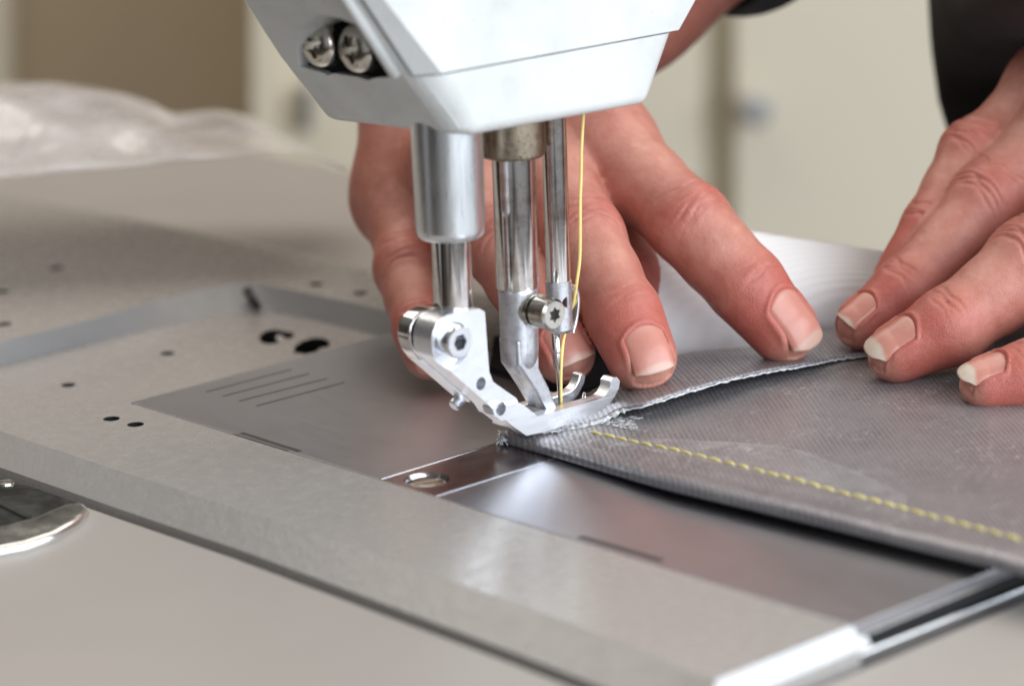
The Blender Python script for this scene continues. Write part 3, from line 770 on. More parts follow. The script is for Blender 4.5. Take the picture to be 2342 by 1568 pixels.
# stitches
stl = [(1345, 988), (1385, 995), (1440, 1006), (1517, 1024), (1592, 1041), (1660, 1056), (1790, 1088), (1895, 1117), (2010, 1146), (2120, 1176), (2230, 1206), (2342, 1236), (2460, 1268)]
sl = catmull([PZ(x, y, fz(x) + 0.1) for x, y in stl], 30)
acc = 0; last = sl[0]; pts = [sl[0]]
cumd = np.cumsum([0] + [np.linalg.norm(sl[i + 1] - sl[i]) for i in range(len(sl) - 1)])
def at_len(d):
    i = min(np.searchsorted(cumd, d), len(sl) - 1); return sl[i]
nst = 0; d = 0.0
# surface height below each stitch comes from the fabric itself
from mathutils.bvhtree import BVHTree
def bvh_of(o):
    return BVHTree.FromPolygons([v.co.copy() for v in o.data.vertices], [tuple(p.vertices) for p in o.data.polygons])
lay = [o for o in fab.children if o.name.startswith('hemmed_layer')][0]
bv = bvh_of(lay)
def drop(p, default=FZ):
    h = bv.ray_cast(Vector((p[0] * MM, p[1] * MM, 0.05)), Vector((0, 0, -1)))
    return (h[0].z / MM) if h[0] is not None else default
while d < cumd[-1] - 4 and nst < 60:
    L_ = 4.3 + random.uniform(-.6, .6)
    a, b = at_len(d + 0.05), at_len(d + L_ - 0.12)
    side = np.cross(b - a, (0, 0, 1)); side /= np.linalg.norm(side)
    off = side * random.uniform(-.22, .22); tw = random.uniform(.1, .7); rs_ = random.uniform(.85, 1.1)
    P = []
    for t in np.linspace(0, 1, 7):
        q = a + (b - a) * t + off + side * (t - .5) * tw
        q[2] = drop(q) + 0.30 * math.sin(math.pi * min(1, max(0, t))) ** .6 - 0.2
        P.append(q)
    tube('stitch', P, [v * rs_ for v in (0.22, 0.40, 0.46, 0.47, 0.46, 0.40, 0.22)], STITCH, fab, 8)
    d += L_; nst += 1
# upper flap with a frayed white edge
edge_px = [(1228, 990), (1275, 984), (1322, 976), (1375, 962), (1424, 938), (1480, 926), (1560, 900), (1650, 874), (1740, 853), (1830, 838), (1910, 822), (1990, 812)]
rear_px = [(1236, 968), (1268, 958), (1300, 940), (1330, 915), (1370, 890), (1420, 868), (1490, 836), (1570, 812), (1680, 800), (1800, 792), (1880, 764), (1960, 750)]
ez = [3.2, 3.5, 3.8, 4.4, 6.4, 8.0, 9.0, 9.2, 8.6, 7.8, 6.8, 6.4]
ed = catmull([PZ(x, y, z) for (x, y), z in zip(edge_px, ez)], 12)
rr = catmull([PZ(x, y, z) for (x, y), z in zip(rear_px, [3.3, 3.5, 3.7, 3.9, 4.2, 4.4, 4.8, 5.2, 5.6, 5.8, 6, 6])], 12)
rows = []
for i, (a, b) in enumerate(zip(ed, rr)):
    row = []
    for s in np.linspace(0, 1, 26):
        q = a + (b - a) * s; q[2] += 0.5 * math.sin(i * .11 + s * 3) * s * (1 - s) + 0.06 * math.sin(i * 1.7)
        row.append(q)
    for k in (3, 8): row.append(row[-1] + np.array([0.3, k * 0.25, -k * 0.45]))
    rows.append(row)
grid_mesh('upper_flap', rows, FABRIC, fab, 0.7)
erad = [0.17 + 0.20 * random.random() + (0.6 if 20 < i < 50 else 0) * random.random() ** 2 for i in range(len(ed))]
tube('frayed_edge', [p + np.array([random.uniform(-.15, .15), -0.15, random.uniform(-.25, .05)]) for p in ed], erad, FRAY, fab, 8)
tuft = []
for k in range(35):
    i = int(random.random() ** 1.4 * (len(ed) - 3)); p = ed[i] + (ed[i + 1] - ed[i]) * random.random()
    a_ = random.gauss(-1.1, 0.5); Lk = random.uniform(0.4, 1.3)
    tuft.append([p + np.array([math.cos(a_) * Lk * t, math.sin(a_) * Lk * t, -0.5 * Lk * t * t + 0.1]) for t in (0, .35, .7, 1)])
# (built below, once multi_tube exists)
# crumpled white threads and film by the needle
crm = []
for k in range(5):
    t = random.random()
    cx, cy_ = 1268 + 190 * t, 984 + 28 * t
    a = PZ(cx + random.uniform(-35, 35), cy_ + random.uniform(-16, 14), 0); a[2] = drop(a) + random.uniform(0.3, 1.0) * (1 - 0.6 * t)
    ang = random.gauss(0.0, 0.22); Lk = random.uniform(2, 7) * (1.1 - .4 * t)
    dv = np.array([math.cos(ang + 0.15), math.sin(ang + 0.15), 0])
    P = [a + dv * Lk * s + np.array([0, 0.5 * math.sin(s * 5 + k), 0.35 * math.sin(s * 3.1)]) for s in np.linspace(0, 1, 6)]
    for q in P: q[2] = max(q[2] - 0.3, drop(q) + 0.12)
    crm.append(P)
def multi_tube(name, lines, rad, mat, parent, n=5):
    V, F = [], []
    for P in lines:
        base = len(V)
        for i, p in enumerate(P):
            d_ = P[min(i + 1, len(P) - 1)] - P[max(i - 1, 0)]; a, u, v = frame_of(d_)
            r = rad * (0.6 + 0.5 * math.sin(math.pi * i / (len(P) - 1)))
            V += [p + (u * math.cos(t) + v * math.sin(t)) * r for t in np.linspace(0, 2 * math.pi, n, endpoint=False)]
        for i in range(len(P) - 1):
            for j in range(n):
                k = (j + 1) % n; F.append((base + i * n + j, base + i * n + k, base + (i + 1) * n + k, base + (i + 1) * n + j))
    return from_py(name, V, F, mat, parent, True)
multi_tube('frayed_fibres', tuft, 0.10, FRAY, fab)
multi_tube('frayed_fibres', crm, 0.13, FRAY, fab)
rows = []
for i in range(26):
    t = i / 25; row = []
    for j in range(12):
        s = j / 11
        q = PZ(1262 + 195 * t + (s - .5) * 20, 968 + 44 * t + (s - .5) * (46 - 22 * t) , 0)
        q[2] = drop(q) + 0.12 + (0.9 * (1 - t) ** 1.5) * abs(math.sin(i * .9 + j * 1.3)) 
        row.append(q)
    rows.append(row)
grid_mesh('torn_film', rows, FILM, fab)
# left end of the fold, whitish crushed corner
q0 = PZ(1158, 992, 1.5)
multi_tube('frayed_fibres', [[PZ(1146 + random.uniform(-8, 22), 986 + random.uniform(-4, 12), 2) + dv_ for dv_ in (np.array([0, 0, 0]), np.array([1, -1.2, -.5]), np.array([1.8, -2.2, -1.2]))] for _ in range(16)], 0.3, FRAY, fab)
# pale crease on the top layer
crs = [(1560, 1010), (1650, 1012), (1760, 1022), (1800, 1030), (1860, 1050), (1960, 1088), (2040, 1110)]
cl_ = catmull([PZ(x, y, FZ) for x, y in crs], 6)
for q in cl_: q[2] = drop(q) + 0.03
tube('crease', cl_, [0.05 + 0.10 * math.sin(math.pi * i / (len(cl_) - 1)) for i in range(len(cl_))], mat_flat('worn_crease', (0.42, 0.37, 0.36), 0.6), fab, 6)

def mat_clear():
    m = NB('clear_backing_film'); m.set(Base_Color=(0.8, 0.78, 0.78), Roughness=0.12, Alpha=m.g(m.noise(0.25, 3), 0.3, 0.7, 0.04, 0.22))
    m.bump(m.noise(0.2, 3), 0.5, 0.5); return m.m
lo_c = catmull([PZ(x, y, FZ) for x, y in ((1400, 1006), (1520, 1034), (1700, 1074), (1900, 1126), (2070, 1172))], 8)
hi_c = catmull([PZ(x, y, FZ) for x, y in ((1450, 996), (1640, 1012), (1800, 1030), (1930, 1074), (2075, 1140))], 8)
rows = []
for a, b in zip(lo_c, hi_c):
    row = []
    for t in np.linspace(0, 1, 8):
        q = a + (b - a) * t; q[2] = drop(q) + 0.10 + 0.25 * t ** 4; row.append(q)
    rows.append(row)
grid_mesh('clear_film', rows, mat_clear(), fab)

# black strip added as shade under the flap and the hand
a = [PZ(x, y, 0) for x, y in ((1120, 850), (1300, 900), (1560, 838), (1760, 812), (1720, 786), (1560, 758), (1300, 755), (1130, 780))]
us = prism_z('shade_strip', [tuple(p[:2]) for p in a], 0.2, 1.4, mat_flat('shade_black', (0.018, 0.016, 0.018), 0.9), None)
tag(us, 'black strip standing in for the shade behind the fingertips, under the grey flap', 'shade')

# white ribbed cloth curling up behind the hands
cb = catmull([PZ(x, y, 1.5) for x, y in ((1480, 830), (1600, 815), (1750, 797), (1900, 775), (2020, 745), (2120, 695), (2250, 630), (2450, 540))], 8)
rows = []
for i, b in enumerate(cb):
    px, py, dd = proj(b); row = []
    ytop_ = 508 + 0.155 * (px - 1560)
    for s in np.linspace(0, 1, 30):
        row.append(PD(px + 8 * math.sin(s * 3), py + (ytop_ - py) * s, dd + 12 * s ** 1.6 - 5 * math.sin(s * 3.1)))
    rows.append(row)
wc = grid_mesh('white_cloth', rows, WCLOTH, None, 0.8)
tag(wc, 'white ribbed cloth curling up behind the pointing fingertip', 'cloth')

# clear plastic bag at the back of the table
def bag_top(px):
    xs = [-300, 0, 130, 280, 345, 400, 500, 560, 620, 690, 760, 800]; ys = [200, 188, 190, 215, 232, 262, 252, 266, 292, 330, 368, 386]
    return float(np.interp(px, xs, ys))
rows = []
for i in range(70):
    px = -300 + 1090 * i / 69; row = []
    yt = bag_top(px)
    yb = float(np.interp(px, [-300, 0, 400, 620, 700, 790], [425, 408, 372, 352, 352, 388]))
    for j in range(22):
        s = j / 21
        d_ = 150 + 95 * s
        y_ = yb + (yt - yb) * math.sin(s * math.pi / 2) + 7 * math.sin(i * .33 + j * .35) * s * (1 - s) * 3
        row.append(PD(px + 6 * math.sin(j * .4 + i * .2), y_, d_ + 6 * math.sin(i * .28 + j * .45) * math.sin(i * .11)))
    rows.append(row)
bagm = grid_mesh('plastic_bag', rows, BAG, None, 0.3)
tag(bagm, 'crumpled clear plastic bag lying along the far edge of the table', 'plastic bag')

# ================================================================== PERSON
def sdf_cone(P, a, b, r1, r2):
    """round cone distance"""
    ba = b - a; l2 = ba @ ba; rr_ = r1 - r2; a2 = l2 - rr_ * rr_; il2 = 1.0 / l2
    pa = P - a.astype(np.float32)
    y = pa @ ba.astype(np.float32); z = y - l2
    x2 = ((pa * l2 - y[..., None] * ba.astype(np.float32)) ** 2).sum(-1)
    y2 = y * y * l2; z2 = z * z * l2
    k = math.copysign(1, rr_) * rr_ * rr_ * x2
    d = (np.sqrt(x2 * a2 * il2) + y * rr_) * il2 - r1
    m1 = np.sign(z) * a2 * z2 > k; m2 = np.sign(y) * a2 * y2 < k
    d = np.where(m2, np.sqrt(x2 + y2) * il2 - r1, d)
    d = np.where(m1, np.sqrt(x2 + z2) * il2 - r2, d)
    return d
def smin(a, b, k):
    if k <= 0: return np.minimum(a, b)
    h = np.maximum(k - np.abs(a - b), 0) / k
    return np.minimum(a, b) - h * h * k * 0.25
class Field:
    def __init__(s, lo, hi, h):
        s.lo = np.asarray(lo, float); s.h = h; s.n = np.ceil((np.asarray(hi) - s.lo) / h).astype(int) + 1
        s.F = np.full(s.n, 30.0, np.float32)
    def box(s, pts, rads, pad):
        lo = np.min([np.asarray(p) - r - pad for p, r in zip(pts, rads)], axis=0); hi = np.max([np.asarray(p) + r + pad for p, r in zip(pts, rads)], axis=0)
        i0 = np.clip(np.floor((lo - s.lo) / s.h).astype(int), 0, s.n - 1); i1 = np.clip(np.ceil((hi - s.lo) / s.h).astype(int) + 1, 1, s.n)
        ax = [s.lo[k] + s.h * np.arange(i0[k], i1[k]) for k in range(3)]
        return tuple(slice(i0[k], i1[k]) for k in range(3)), np.stack(np.meshgrid(*ax, indexing='ij'), -1).astype(np.float32)
    def chain(s, prims, k_in, k_out, into=None):
        """prims: (a,b,ra,rb) blended with k_in, then joined into the field with k_out"""
        pts = [p for q in prims for p in (q[0], q[1])]; rads = [r for q in prims for r in (q[2], q[3])]
        sl_, P = s.box(pts, rads, 10)
        f = np.full(P.shape[:3], 30.0, np.float32)
        for a, b, ra, rb in prims: f = smin(f, sdf_cone(P, np.asarray(a, float), np.asarray(b, float), ra, rb), k_in)
        s.F[sl_] = smin(s.F[sl_], f, k_out)
def surface_nets(F, lo, h):
    n = F.shape; ins = F < 0
    corners = [(i, j, k) for i in (0, 1) for j in (0, 1) for k in (0, 1)]
    sub = lambda A, c: A[c[0]:n[0] - 1 + c[0], c[1]:n[1] - 1 + c[1], c[2]:n[2] - 1 + c[2]]
    cnt = sum(sub(ins, c).astype(np.int8) for c in corners); act = (cnt > 0) & (cnt < 8)
    idx = np.full(act.shape, -1, np.int64); cells = np.argwhere(act); idx[act] = np.arange(len(cells))
    vals = np.stack([F[cells[:, 0] + c[0], cells[:, 1] + c[1], cells[:, 2] + c[2]] for c in corners], 1)
    acc = np.zeros((len(cells), 3)); num = np.zeros(len(cells)); ca = np.array(corners, float)
    for a in range(8):
        for b in range(a + 1, 8):
            if np.abs(ca[a] - ca[b]).sum() != 1: continue
            va, vb = vals[:, a], vals[:, b]; m = (va < 0) != (vb < 0)
            t = np.where(m, va / np.where(m, va - vb, 1), 0)
            acc += np.where(m[:, None], ca[a] + (ca[b] - ca[a]) * t[:, None], 0); num += m
    V = lo + h * (cells + acc / num[:, None])
    Q = []
    for ax in range(3):
        o1, o2 = [(1, 2), (2, 0), (0, 1)][ax]
        s0 = [slice(None)] * 3; s1 = [slice(None)] * 3; s0[ax] = slice(0, -1); s1[ax] = slice(1, None)
        A, B = ins[tuple(s0)], ins[tuple(s1)]; E = np.argwhere(A != B)
        E = E[(E[:, o1] > 0) & (E[:, o2] > 0) & (E[:, o1] < n[o1] - 1) & (E[:, o2] < n[o2] - 1)]
        e1 = np.zeros(3, int); e1[o1] = 1; e2 = np.zeros(3, int); e2[o2] = 1
        g_ = lambda d: idx[tuple((E - d).T)]
        q = np.stack([g_(e1 + e2), g_(e2), g_(0 * e1), g_(e1)], 1)
        fl = A[tuple(E.T)]
        q = np.where(fl[:, None], q, q[:, ::-1]); Q.append(q)
    Q = np.concatenate(Q); Q = Q[(Q >= 0).all(1)]
    return V, Q
def unit(v): return v / np.linalg.norm(v)
class Finger:
    def __init__(s, pts, rads, dorsal, nail=None, ext=2.0, wr=1.0):
        s.p = [np.asarray(p, float) for p in pts]; s.r = rads; s.dor = dorsal; s.nail = nail; s.ext = ext; s.wr = wr; s.wh = 1.0
        d = s.p[-1] - s.p[-2]; s.a = unit(d); s.n = unit(dorsal - s.a * (dorsal @ s.a)); s.s = np.cross(s.a, s.n)
    def prims(s):
        q = []
        for i in range(len(s.p) - 1):
            a, b, ra, rb = s.p[i], s.p[i + 1], s.r[i], s.r[i + 1]
            mid = (a + b) / 2; ax = unit(b - a); nn = unit(s.dor - ax * (s.dor @ ax))
            if i < len(s.p) - 2:
                mr = min(ra, rb) * 0.93 + 0.07 * max(ra, rb)
                mid = mid - nn * 0.4
                q += [(a, mid, ra, mr), (mid, b, mr, rb)]
            else:
                q += [(a, b, ra, rb)]
                # pad of the fingertip
                q += [(a * .45 + b * .55 - nn * rb * 0.12, b - nn * rb * 0.12 - ax * .3, rb * 1.0, rb * 0.95)]
        return q
def build_hand(fingers, palm, tendons, lo_hi_pad, h, arm):
    allp = [p for f in fingers for p in f.p] + [q for pr in palm + arm for q in pr[:2]]
    allr = [r for f in fingers for r in f.r] + [q for pr in palm + arm for q in pr[2:]]
    lo = np.min([p - r for p, r in zip(allp, allr)], axis=0) - 4; hi = np.max([p + r for p, r in zip(allp, allr)], axis=0) + 4
    Fd = Field(lo, hi, h)
    Fd.chain(palm + arm, 10, 0)
    # fingers: each joined to the palm field separately, crisp against one another
    base = Fd.F.copy()
    for f in fingers:
        pr = f.prims()
        sl_, P = Fd.box([p for q in pr for p in q[:2]], [r for q in pr for r in q[2:]], 10)
        g = np.full(P.shape[:3], 30.0, np.float32)
        for a, b, ra, rb in pr: g = smin(g, sdf_cone(P, a, b, ra, rb), 3.0)
        g = smin(base[sl_], g, 9.0)
        Fd.F[sl_] = smin(Fd.F[sl_], g, 0.6)
    for a, b, ra, rb in tendons:
        sl_, P = Fd.box([a, b], [ra, rb], 10); Fd.F[sl_] = smin(Fd.F[sl_], sdf_cone(P, a, b, ra, rb), 5.0)
    return surface_nets(Fd.F, Fd.lo, h)
def smooth01(x, a, b):
    t = np.clip((x - a) / (b - a), 0, 1); return t * t * (3 - 2 * t)
BASE = np.array([0.53, 0.208, 0.160]); RED = np.array([0.49, 0.108, 0.084]); PALE = np.array([0.66, 0.34, 0.26])
def finish(V, Q, fingers, parent_tint=1.0):
    me = bpy.data.meshes.new('tmp'); me.from_pydata([tuple(v) for v in V * MM], [], Q.tolist()); me.update()
    o = bpy.data.objects.new('tmp', me); COL.objects.link(o)
    m = o.modifiers.new('sm', 'SMOOTH'); m.iterations = 3; m.factor = 0.5
    m = o.modifiers.new('s', 'SUBSURF'); m.levels = 1; m.render_levels = 1
    bake(o); me = o.data
    n = len(me.vertices); co_ = np.empty(n * 3); me.vertices.foreach_get('co', co_); co_ = co_.reshape(-1, 3) / MM
    nr_ = np.empty(n * 3); me.vertex_normals.foreach_get('vector', nr_); nr_ = nr_.reshape(-1, 3)
    disp = np.zeros(n); tint = np.tile(BASE, (n, 1))
    own = np.full(n, 1e9); oi = np.zeros(n, int)
    for k, f in enumerate(fingers):                      # which finger a vertex belongs to
        for i in range(len(f.p) - 1):
            a, b = f.p[i], f.p[i + 1]; t = np.clip(((co_ - a) @ (b - a)) / ((b - a) @ (b - a)), 0, 1)
            d_ = np.linalg.norm(co_ - a - t[:, None] * (b - a), axis=1) - (f.r[i] + (f.r[i + 1] - f.r[i]) * t)
            m = d_ < own; own[m] = d_[m]; oi[m] = k
    for k, f in enumerate(fingers):
        mine = (oi == k) & (own < 4)
        for j in range(1, len(f.p) - 1):
            ax = unit(unit(f.p[j] - f.p[j - 1]) + unit(f.p[j + 1] - f.p[j])); nn = unit(f.dor - ax * (f.dor @ ax)); sd = np.cross(ax, nn)
            rel = co_ - f.p[j]; s_, t_, d_ = rel @ ax, rel @ sd, rel @ nn; r = f.r[j]
            dors = smooth01(d_ / r, 0.05, 0.75) * mine
            big = (j == len(f.p) - 3)
            offs = ((-4.2, -.2), (-2.6, -.12), (-1.2, -.05), (0.2, .03), (1.6, .08), (3.0, .16), (4.4, .22)) if big else ((-1.9, -.06), (-0.6, -.02), (0.6, .02), (1.8, .06))
            for q, (so_, cu_) in enumerate(offs):
                so2 = so_ + 0.25 * math.sin(q * 2.7 + k * 1.3 + j); wv = 0.25 * np.sin(t_ * 0.9 + q * 1.9 + k)
                lim = np.exp(-(t_ / (r * (0.75 if big else 0.62))) ** 4)
                disp -= f.wr * (0.52 if big else 0.42) * (0.7 + 0.3 * math.sin(q * 5 + k)) * np.exp(-((s_ - so2 - cu_ * 2.2 * (t_ ** 2) / r - wv) / 0.48) ** 2) * dors * lim
            if big: disp += 0.55 * np.exp(-(s_ / 4.5) ** 2 - (t_ / 5) ** 2) * dors
            wgt = (np.exp(-(s_ / 6) ** 2) * dors * 0.5)[:, None]
            tint = tint * (1 - wgt) + RED * wgt
        for j in range(len(f.p) - 2):                    # paler skin between the joints, plus highlights painted on top
            mid = (f.p[j] + f.p[j + 1]) / 2; ax = unit(f.p[j + 1] - f.p[j]); nn = unit(f.dor - ax * (f.dor @ ax)); hl = np.linalg.norm(f.p[j + 1] - f.p[j]) / 2
            rel = co_ - mid; wgt = (np.exp(-(rel @ ax / (hl * .7)) ** 2) * smooth01((rel @ nn) / f.r[j], 0.3, 0.9) * mine * 0.5)[:, None]
            tint = tint * (1 - wgt) + PALE * wgt
        # fingertip: redder round the nail
        rel = co_ - f.p[-1]; s_, t_, d_ = rel @ f.a, rel @ f.s, rel @ f.n
        L = np.linalg.norm(f.p[-1] - f.p[-2]); r = f.r[-1]
        wgt = (smooth01(s_, -L * 1.05, -L * 0.6) * mine * 0.75 * smooth01(-s_, -r * .9, r * 0.2))[:, None]
        tint = tint * (1 - wgt) + RED * wgt
        wgt = (smooth01(s_, 0.2 * r, r) * mine * 0.7)[:, None]; tint = tint * (1 - wgt) + PALE * wgt
        if f.nail:
            w_, b0, b1 = f.nail                 # half width, base and end measured from the tip joint along the finger
            u = np.abs(t_) / w_; v = (s_ - b0) / (b1 - b0)
            top_ = (d_ > 0) & mine
            ins_ = np.maximum(u, np.maximum(-v + 0.0, 0) * 3 + u * 0)
            inside = smooth01(1.02 - u, 0, 0.10) * smooth01(v + 0.24 * (1 - u ** 2), 0, 0.06) * top_
            disp -= 0.6 * inside
            ringv = np.exp(-((u - 1.12) / 0.11) ** 2) * smooth01(v, -0.15, 0.1) * smooth01(1 - v, 0, .3)
            ringb = np.exp(-((v + 0.24 * (1 - u ** 2) + 0.07) / 0.06) ** 2) * (u < 1.1)
            disp += 0.42 * np.maximum(ringv, ringb) * top_
    co_ = co_ + nr_ * disp[:, None]
    me.vertices.foreach_set('co', (co_ * MM).ravel()); me.update()
    q = np.empty(len(me.polygons) * 4, int); me.polygons.foreach_get('vertices', q)
    bpy.data.objects.remove(o, do_unlink=True)
    return co_, q.reshape(-1, 4), tint
def nail_mesh(f, name, parent):
    w_, b0, b1 = f.nail; na_, nb_ = 25, 33
    L = np.linalg.norm(f.p[-1] - f.p[-2]); G = []; C_ = []
    r1_, r0_ = f.r[-1], f.r[-2]
    for i in range(nb_):
        row = []
        for j in range(na_):
            a = -1 + 2 * j / (na_ - 1)
            s0 = b0 - 0.22 * (b1 - b0) * (1 - a * a) ; s1 = b1 + f.ext * (1 - 0.9 * abs(a) ** 2.6)
            s_ = s0 + (s1 - s0) * i / (nb_ - 1)
            t = a * w_ * (1 - 0.06 * max(0, (s_ - b1) / 3))
            Rn = r1_ + (r0_ - r1_) * np.clip(-s_ / L, 0, 1) 
            hgt = math.sqrt(max(Rn * Rn - (t * 0.97) ** 2, 1)) 
            if s_ > 0: hgt -= 0.06 * s_ ** 2 * (5 / r1_)
            edge = 0.5 * max(0, abs(a) - .82) / .18
            row.append(f.p[-1] + f.a * s_ + f.s * t + f.n * (hgt - 0.2 - edge - (0.5 if i == 0 else 0)))
            fe = b1 + 0.1 - 0.5 * (1 - a * a) + 0.2 * math.sin(a * 4)
            whit = smooth01(np.array([s_]), fe - 0.5, fe + 0.7)[0]
            lun = math.exp(-((s_ - s0) / 1.8) ** 2) * max(0, 1 - (a / .7) ** 2) * .5
            c = np.array([0.56, 0.240, 0.190]); c = c * (1 - lun) + np.array([.64, .38, .30]) * lun; eg = smooth01(np.array([abs(a)]), .6, 1)[0] * .4; c = c * (1 - eg) + np.array([.50, .16, .11]) * eg
            c = c * (1 - whit * f.wh) + np.array([0.64, 0.54, 0.44]) * whit * f.wh
            C_.append(c)
        G.append(row)
    o = grid_mesh(name, G, NAIL, parent)
    at = o.data.attributes.new('tint', 'FLOAT_COLOR', 'POINT'); at.data.foreach_set('color', np.c_[np.array(C_), np.ones(len(C_))].ravel())
    m = o.modifiers.new('s', 'SOLIDIFY'); m.thickness = 0.45 * MM; m.offset = 0; bake(o)
    for p in o.data.polygons: p.use_smooth = True
    return o

person = empty('person', PD(1900, 300, 260)); tag(person, 'person in a black shirt guiding the fabric under the needle with both hands', 'person')
# ---- right hand (behind the bars)
dr = cv(0.15, 0.55, 0.85)
def tipz(px, py, z): return PZ(px, py, z)
def dz(px, py, z): return proj(PZ(px, py, z))[2]
ti = dz(1800, 770, 13.4); tm = dz(1468, 828, 13.2); tr = dz(1305, 822, 11.5); tpk = dz(968, 812, 8)
print('tip depths', ti, tm, tr, tpk)
idx_f = Finger([PD(1378, 330, ti + 36), PD(1578, 512, ti + 8), PD(1706, 652, ti + 2), PD(1793, 752, ti)], [12.0, 10.4, 9.6, 8.1], cv(0.30, 0.5, 0.8), (5.6, -4.8, 6.0), 2.7)
mid_f = Finger([PD(1235, 330, tm + 62), PD(1335, 545, tm + 22), PD(1427, 720, tm + 5), PD(1469, 814, tm)], [12.2, 10.2, 9.0, 8.2], cv(0.15, 0.40, 0.9), (5.35, -2.2, 6.4), 1.6)
rin_f = Finger([PD(1060, 370, tm + 60), PD(1140, 560, tr + 20), PD(1242, 728, tr + 5), PD(1292, 808, tr)], [11.5, 9.6, 8.2, 7.2], cv(0.1, 0.45, 0.9), (5.2, -3.5, 5.0), 1.2)
pin_f = Finger([PD(918, 445, tpk + 48), PD(932, 615, tpk + 22), PD(965, 745, tpk + 6), PD(985, 805, tpk)], [10.6, 8.6, 7.4, 6.6], cv(-0.1, 0.45, 0.9), (4.4, -3, 4), 1.0)
thu_f = Finger([PD(1400, 380, ti + 62), PD(1448, 500, ti + 48), PD(1435, 640, ti + 30), PD(1430, 700, ti + 22)], [12, 10.0, 9.0, 7.5], cv(0.6, 0.1, 0.5), None, 0, 0.4)
R_f = [idx_f, mid_f, rin_f, pin_f, thu_f]
wr_r = PD(1175, 140, ti + 90)
palm = [(idx_f.p[0], PD(1290, 200, ti + 74), 12.5, 16), (mid_f.p[0], PD(1215, 200, ti + 80), 12.5, 16), (rin_f.p[0], PD(1110, 200, ti + 84), 12, 16), (pin_f.p[0], PD(985, 230, ti + 80), 11.5, 16),
        (idx_f.p[0] + dr * -8, rin_f.p[0] + dr * -7, 11, 11), (rin_f.p[0] + dr * -6, pin_f.p[0] + dr * -5, 10, 10), (PD(985, 230, ti + 80), PD(1130, 60, ti + 105), 17, 21), (PD(1290, 200, ti + 74), wr_r, 16, 21),
        (PD(925, 350, ti + 66), PD(985, 230, ti + 80), 10, 14), (thu_f.p[0], PD(1250, 230, ti + 88), 13, 16)]
arm = [(wr_r, PD(1400, -40, ti + 100), 22, 26), (PD(1400, -40, ti + 100), PD(1760, -380, ti + 120), 26, 34)]
ten = []
for f, q in ((idx_f, PD(1265, 180, ti + 70)), (mid_f, PD(1220, 160, ti + 74)), (rin_f, PD(1140, 160, ti + 76)), (pin_f, PD(1050, 170, ti + 76))):
    a = f.p[0] + unit(dr) * (f.r[0] - 0.5); b = q + unit(dr) * 14.5
    ten.append((a, b, 2.0, 1.6))
for f in R_f: f.wh = 0.5
V1, Q1 = build_hand(R_f, palm, ten, 0, 1.05, arm)
c1, q1, t1 = finish(V1, Q1, R_f)
# ---- left hand (reaching in from the side)
dl = cv(-0.25, 0.75, 0.6)
tb_ = dz(1952, 762, 11.5); tc_ = dz(2030, 812, 12); td_ = dz(2235, 862, 11.5)
fA = Finger([PD(2420, 205, tb_ + 40), PD(2226, 352, tb_ + 24), PD(2135, 520, tb_ + 16), PD(2060, 640, tb_ + 12)], [10.5, 8.8, 8.0, 7.0], cv(-0.5, 0.6, 0.6), None, 0, 0.8)
fB = Finger([PD(2480, 260, tb_ + 24), PD(2268, 462, tb_ + 12), PD(2072, 666, tb_ + 3), PD(1968, 740, tb_)], [11.8, 10.9, 8.4, 6.1], cv(-0.45, 0.5, 0.75), (3.8, -3.6, 3.6), 0.8)
fC = Finger([PD(2560, 470, tc_ + 20), PD(2364, 606, tc_ + 8), PD(2172, 746, tc_ + 1), PD(2050, 806, tc_)], [12.5, 12.0, 9.4, 6.8], cv(-0.42, 0.62, 0.65), (4.8, -4.4, 4.0), 3.2)
fD = Finger([PD(2660, 640, td_ + 22), PD(2500, 760, td_ + 12), PD(2345, 856, td_ + 1), PD(2255, 874, td_)], [11, 9.5, 7.6, 6.0], cv(-0.35, 0.75, 0.6), (4.3, -3.3, 3.6), 3.2)
L_f = [fA, fB, fC, fD]
wl = PD(2800, 330, tb_ + 55)
palm = [(fA.p[0], PD(2700, 120, tb_ + 60), 12, 18), (fB.p[0], PD(2720, 220, tb_ + 50), 12, 18), (fC.p[0], PD(2760, 330, tb_ + 45), 12, 18), (fD.p[0], PD(2800, 440, tb_ + 40), 12, 17),
        (fA.p[0], fC.p[0], 10, 11), (PD(2760, 330, tb_ + 45), PD(2950, 100, tb_ + 80), 20, 24)]
arm = [(PD(2950, 100, tb_ + 80), PD(3200, -100, tb_ + 120), 24, 30)]
for f in L_f: f.wr = 1.35; f.wh = 1.0
V2, Q2 = build_hand(L_f, palm, [], 0, 1.05, arm)
c2, q2, t2_ = finish(V2, Q2, L_f)
me = bpy.data.meshes.new('body')
co_all = np.concatenate([c1, c2]); q_all = np.concatenate([q1, q2 + len(c1)]); t_all = np.concatenate([t1, t2_])
me.from_pydata([tuple(v) for v in co_all * MM], [], q_all.tolist()); me.update()
at = me.attributes.new('tint', 'FLOAT_COLOR', 'POINT'); at.data.foreach_set('color', np.c_[t_all, np.ones(len(t_all))].ravel())
body = link('body', me, SKIN, person)
for f in R_f + L_f:
    if f.nail: nail_mesh(f, 'fingernail', person)
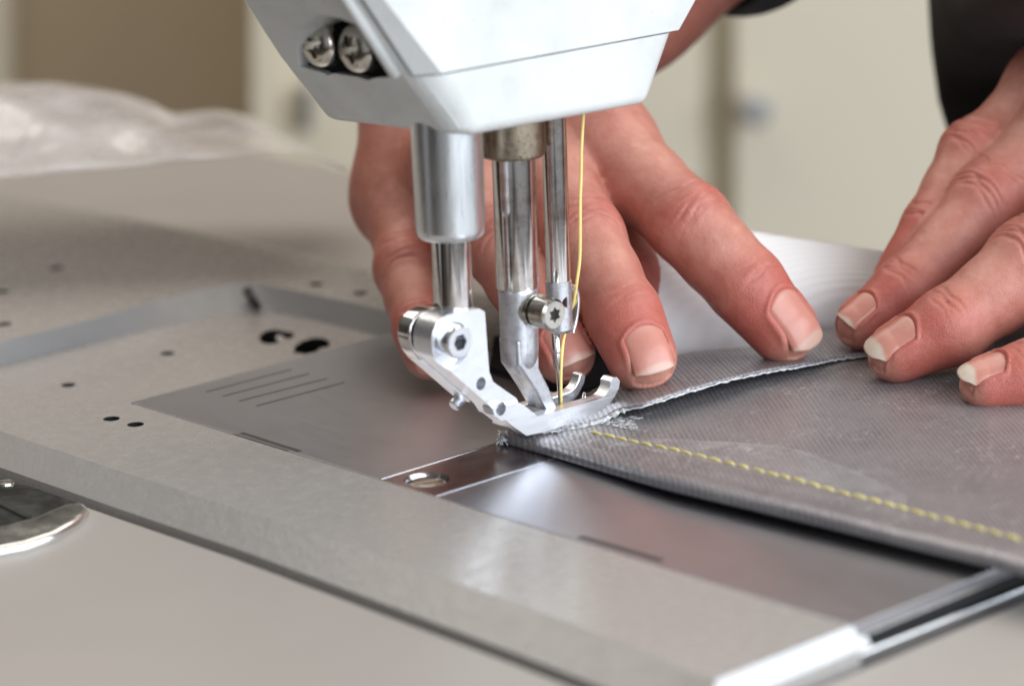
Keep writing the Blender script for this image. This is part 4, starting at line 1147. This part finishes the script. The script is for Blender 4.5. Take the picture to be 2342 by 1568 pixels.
# ---- clothes
def blob(name, rows, mat, parent):
    return grid_mesh(name, rows, mat, parent, 1.5)
sl = catmull([PD(1590, -150, ti + 105), PD(1700, -235, ti + 118), PD(1850, -470, ti + 150), PD(2000, -900, ti + 200)], 10)
sr = np.interp(np.linspace(0, 3, len(sl)), [0, 1, 2, 3], [26, 33, 42, 55])
rows = []
for i, (p, r) in enumerate(zip(sl, sr)):
    d_ = unit(sl[min(i + 1, len(sl) - 1)] - sl[max(i - 1, 0)]); _, u, v = frame_of(d_)
    rows.append([p + (u * math.cos(t) + v * math.sin(t)) * r * (1 + 0.03 * math.sin(3 * t + i * .7)) for t in np.linspace(0, 2 * math.pi, 40)])
blob('sleeve', rows, SHIRT, person)
sl = catmull([PD(2990, 40, tb_ + 90), PD(3100, -60, tb_ + 105), PD(3350, -420, tb_ + 150), PD(3300, -1100, tb_ + 230)], 10)  # unseen left sleeve, added to keep window light off the right forearm
sr = np.interp(np.linspace(0, 3, len(sl)), [0, 1, 2, 3], [34, 40, 58, 70])
rows = []
for i, (p, r) in enumerate(zip(sl, sr)):
    d_ = unit(sl[min(i + 1, len(sl) - 1)] - sl[max(i - 1, 0)]); _, u, v = frame_of(d_)
    rows.append([p + (u * math.cos(t) + v * math.sin(t)) * r * (1 + 0.03 * math.sin(3 * t + i * .7)) for t in np.linspace(0, 2 * math.pi, 40)])
blob('sleeve', rows, SHIRT, person)
rows = []
for i, t in enumerate(np.linspace(0, 1, 40)):
    y_ = -500 + 1350 * t
    xl = float(np.interp(y_, [-500, 0, 103, 228, 331, 420, 600, 900], [2128, 2134, 2140, 2157, 2188, 2225, 2300, 2400]))
    row = []
    for a in np.linspace(0, math.pi, 30):
        row.append(PD(xl + 1120 * (1 - math.cos(a)) / 2, y_, 165 + 0.03 * y_ - (30 + 150 * min(1, max(0, (180 - y_) / 180))) * math.sin(a) + 3 * math.sin(i * .5 + a * 4)))  # upper part bulged forward, mostly out of view, to shade the forearm
    rows.append(row)
blob('shirt', rows, SHIRT, person)

for nm in set(WN):
    o = bpy.data.objects.get(nm)
    if o is not None and o.type == 'MESH':
        m = o.modifiers.new('wn', 'WEIGHTED_NORMAL'); m.keep_sharp = True; m.weight = 80
for o in COL.objects:
    if o.name.startswith('frayed_fibres'): o['kind'] = 'stuff'
bpy.context.view_layer.update()
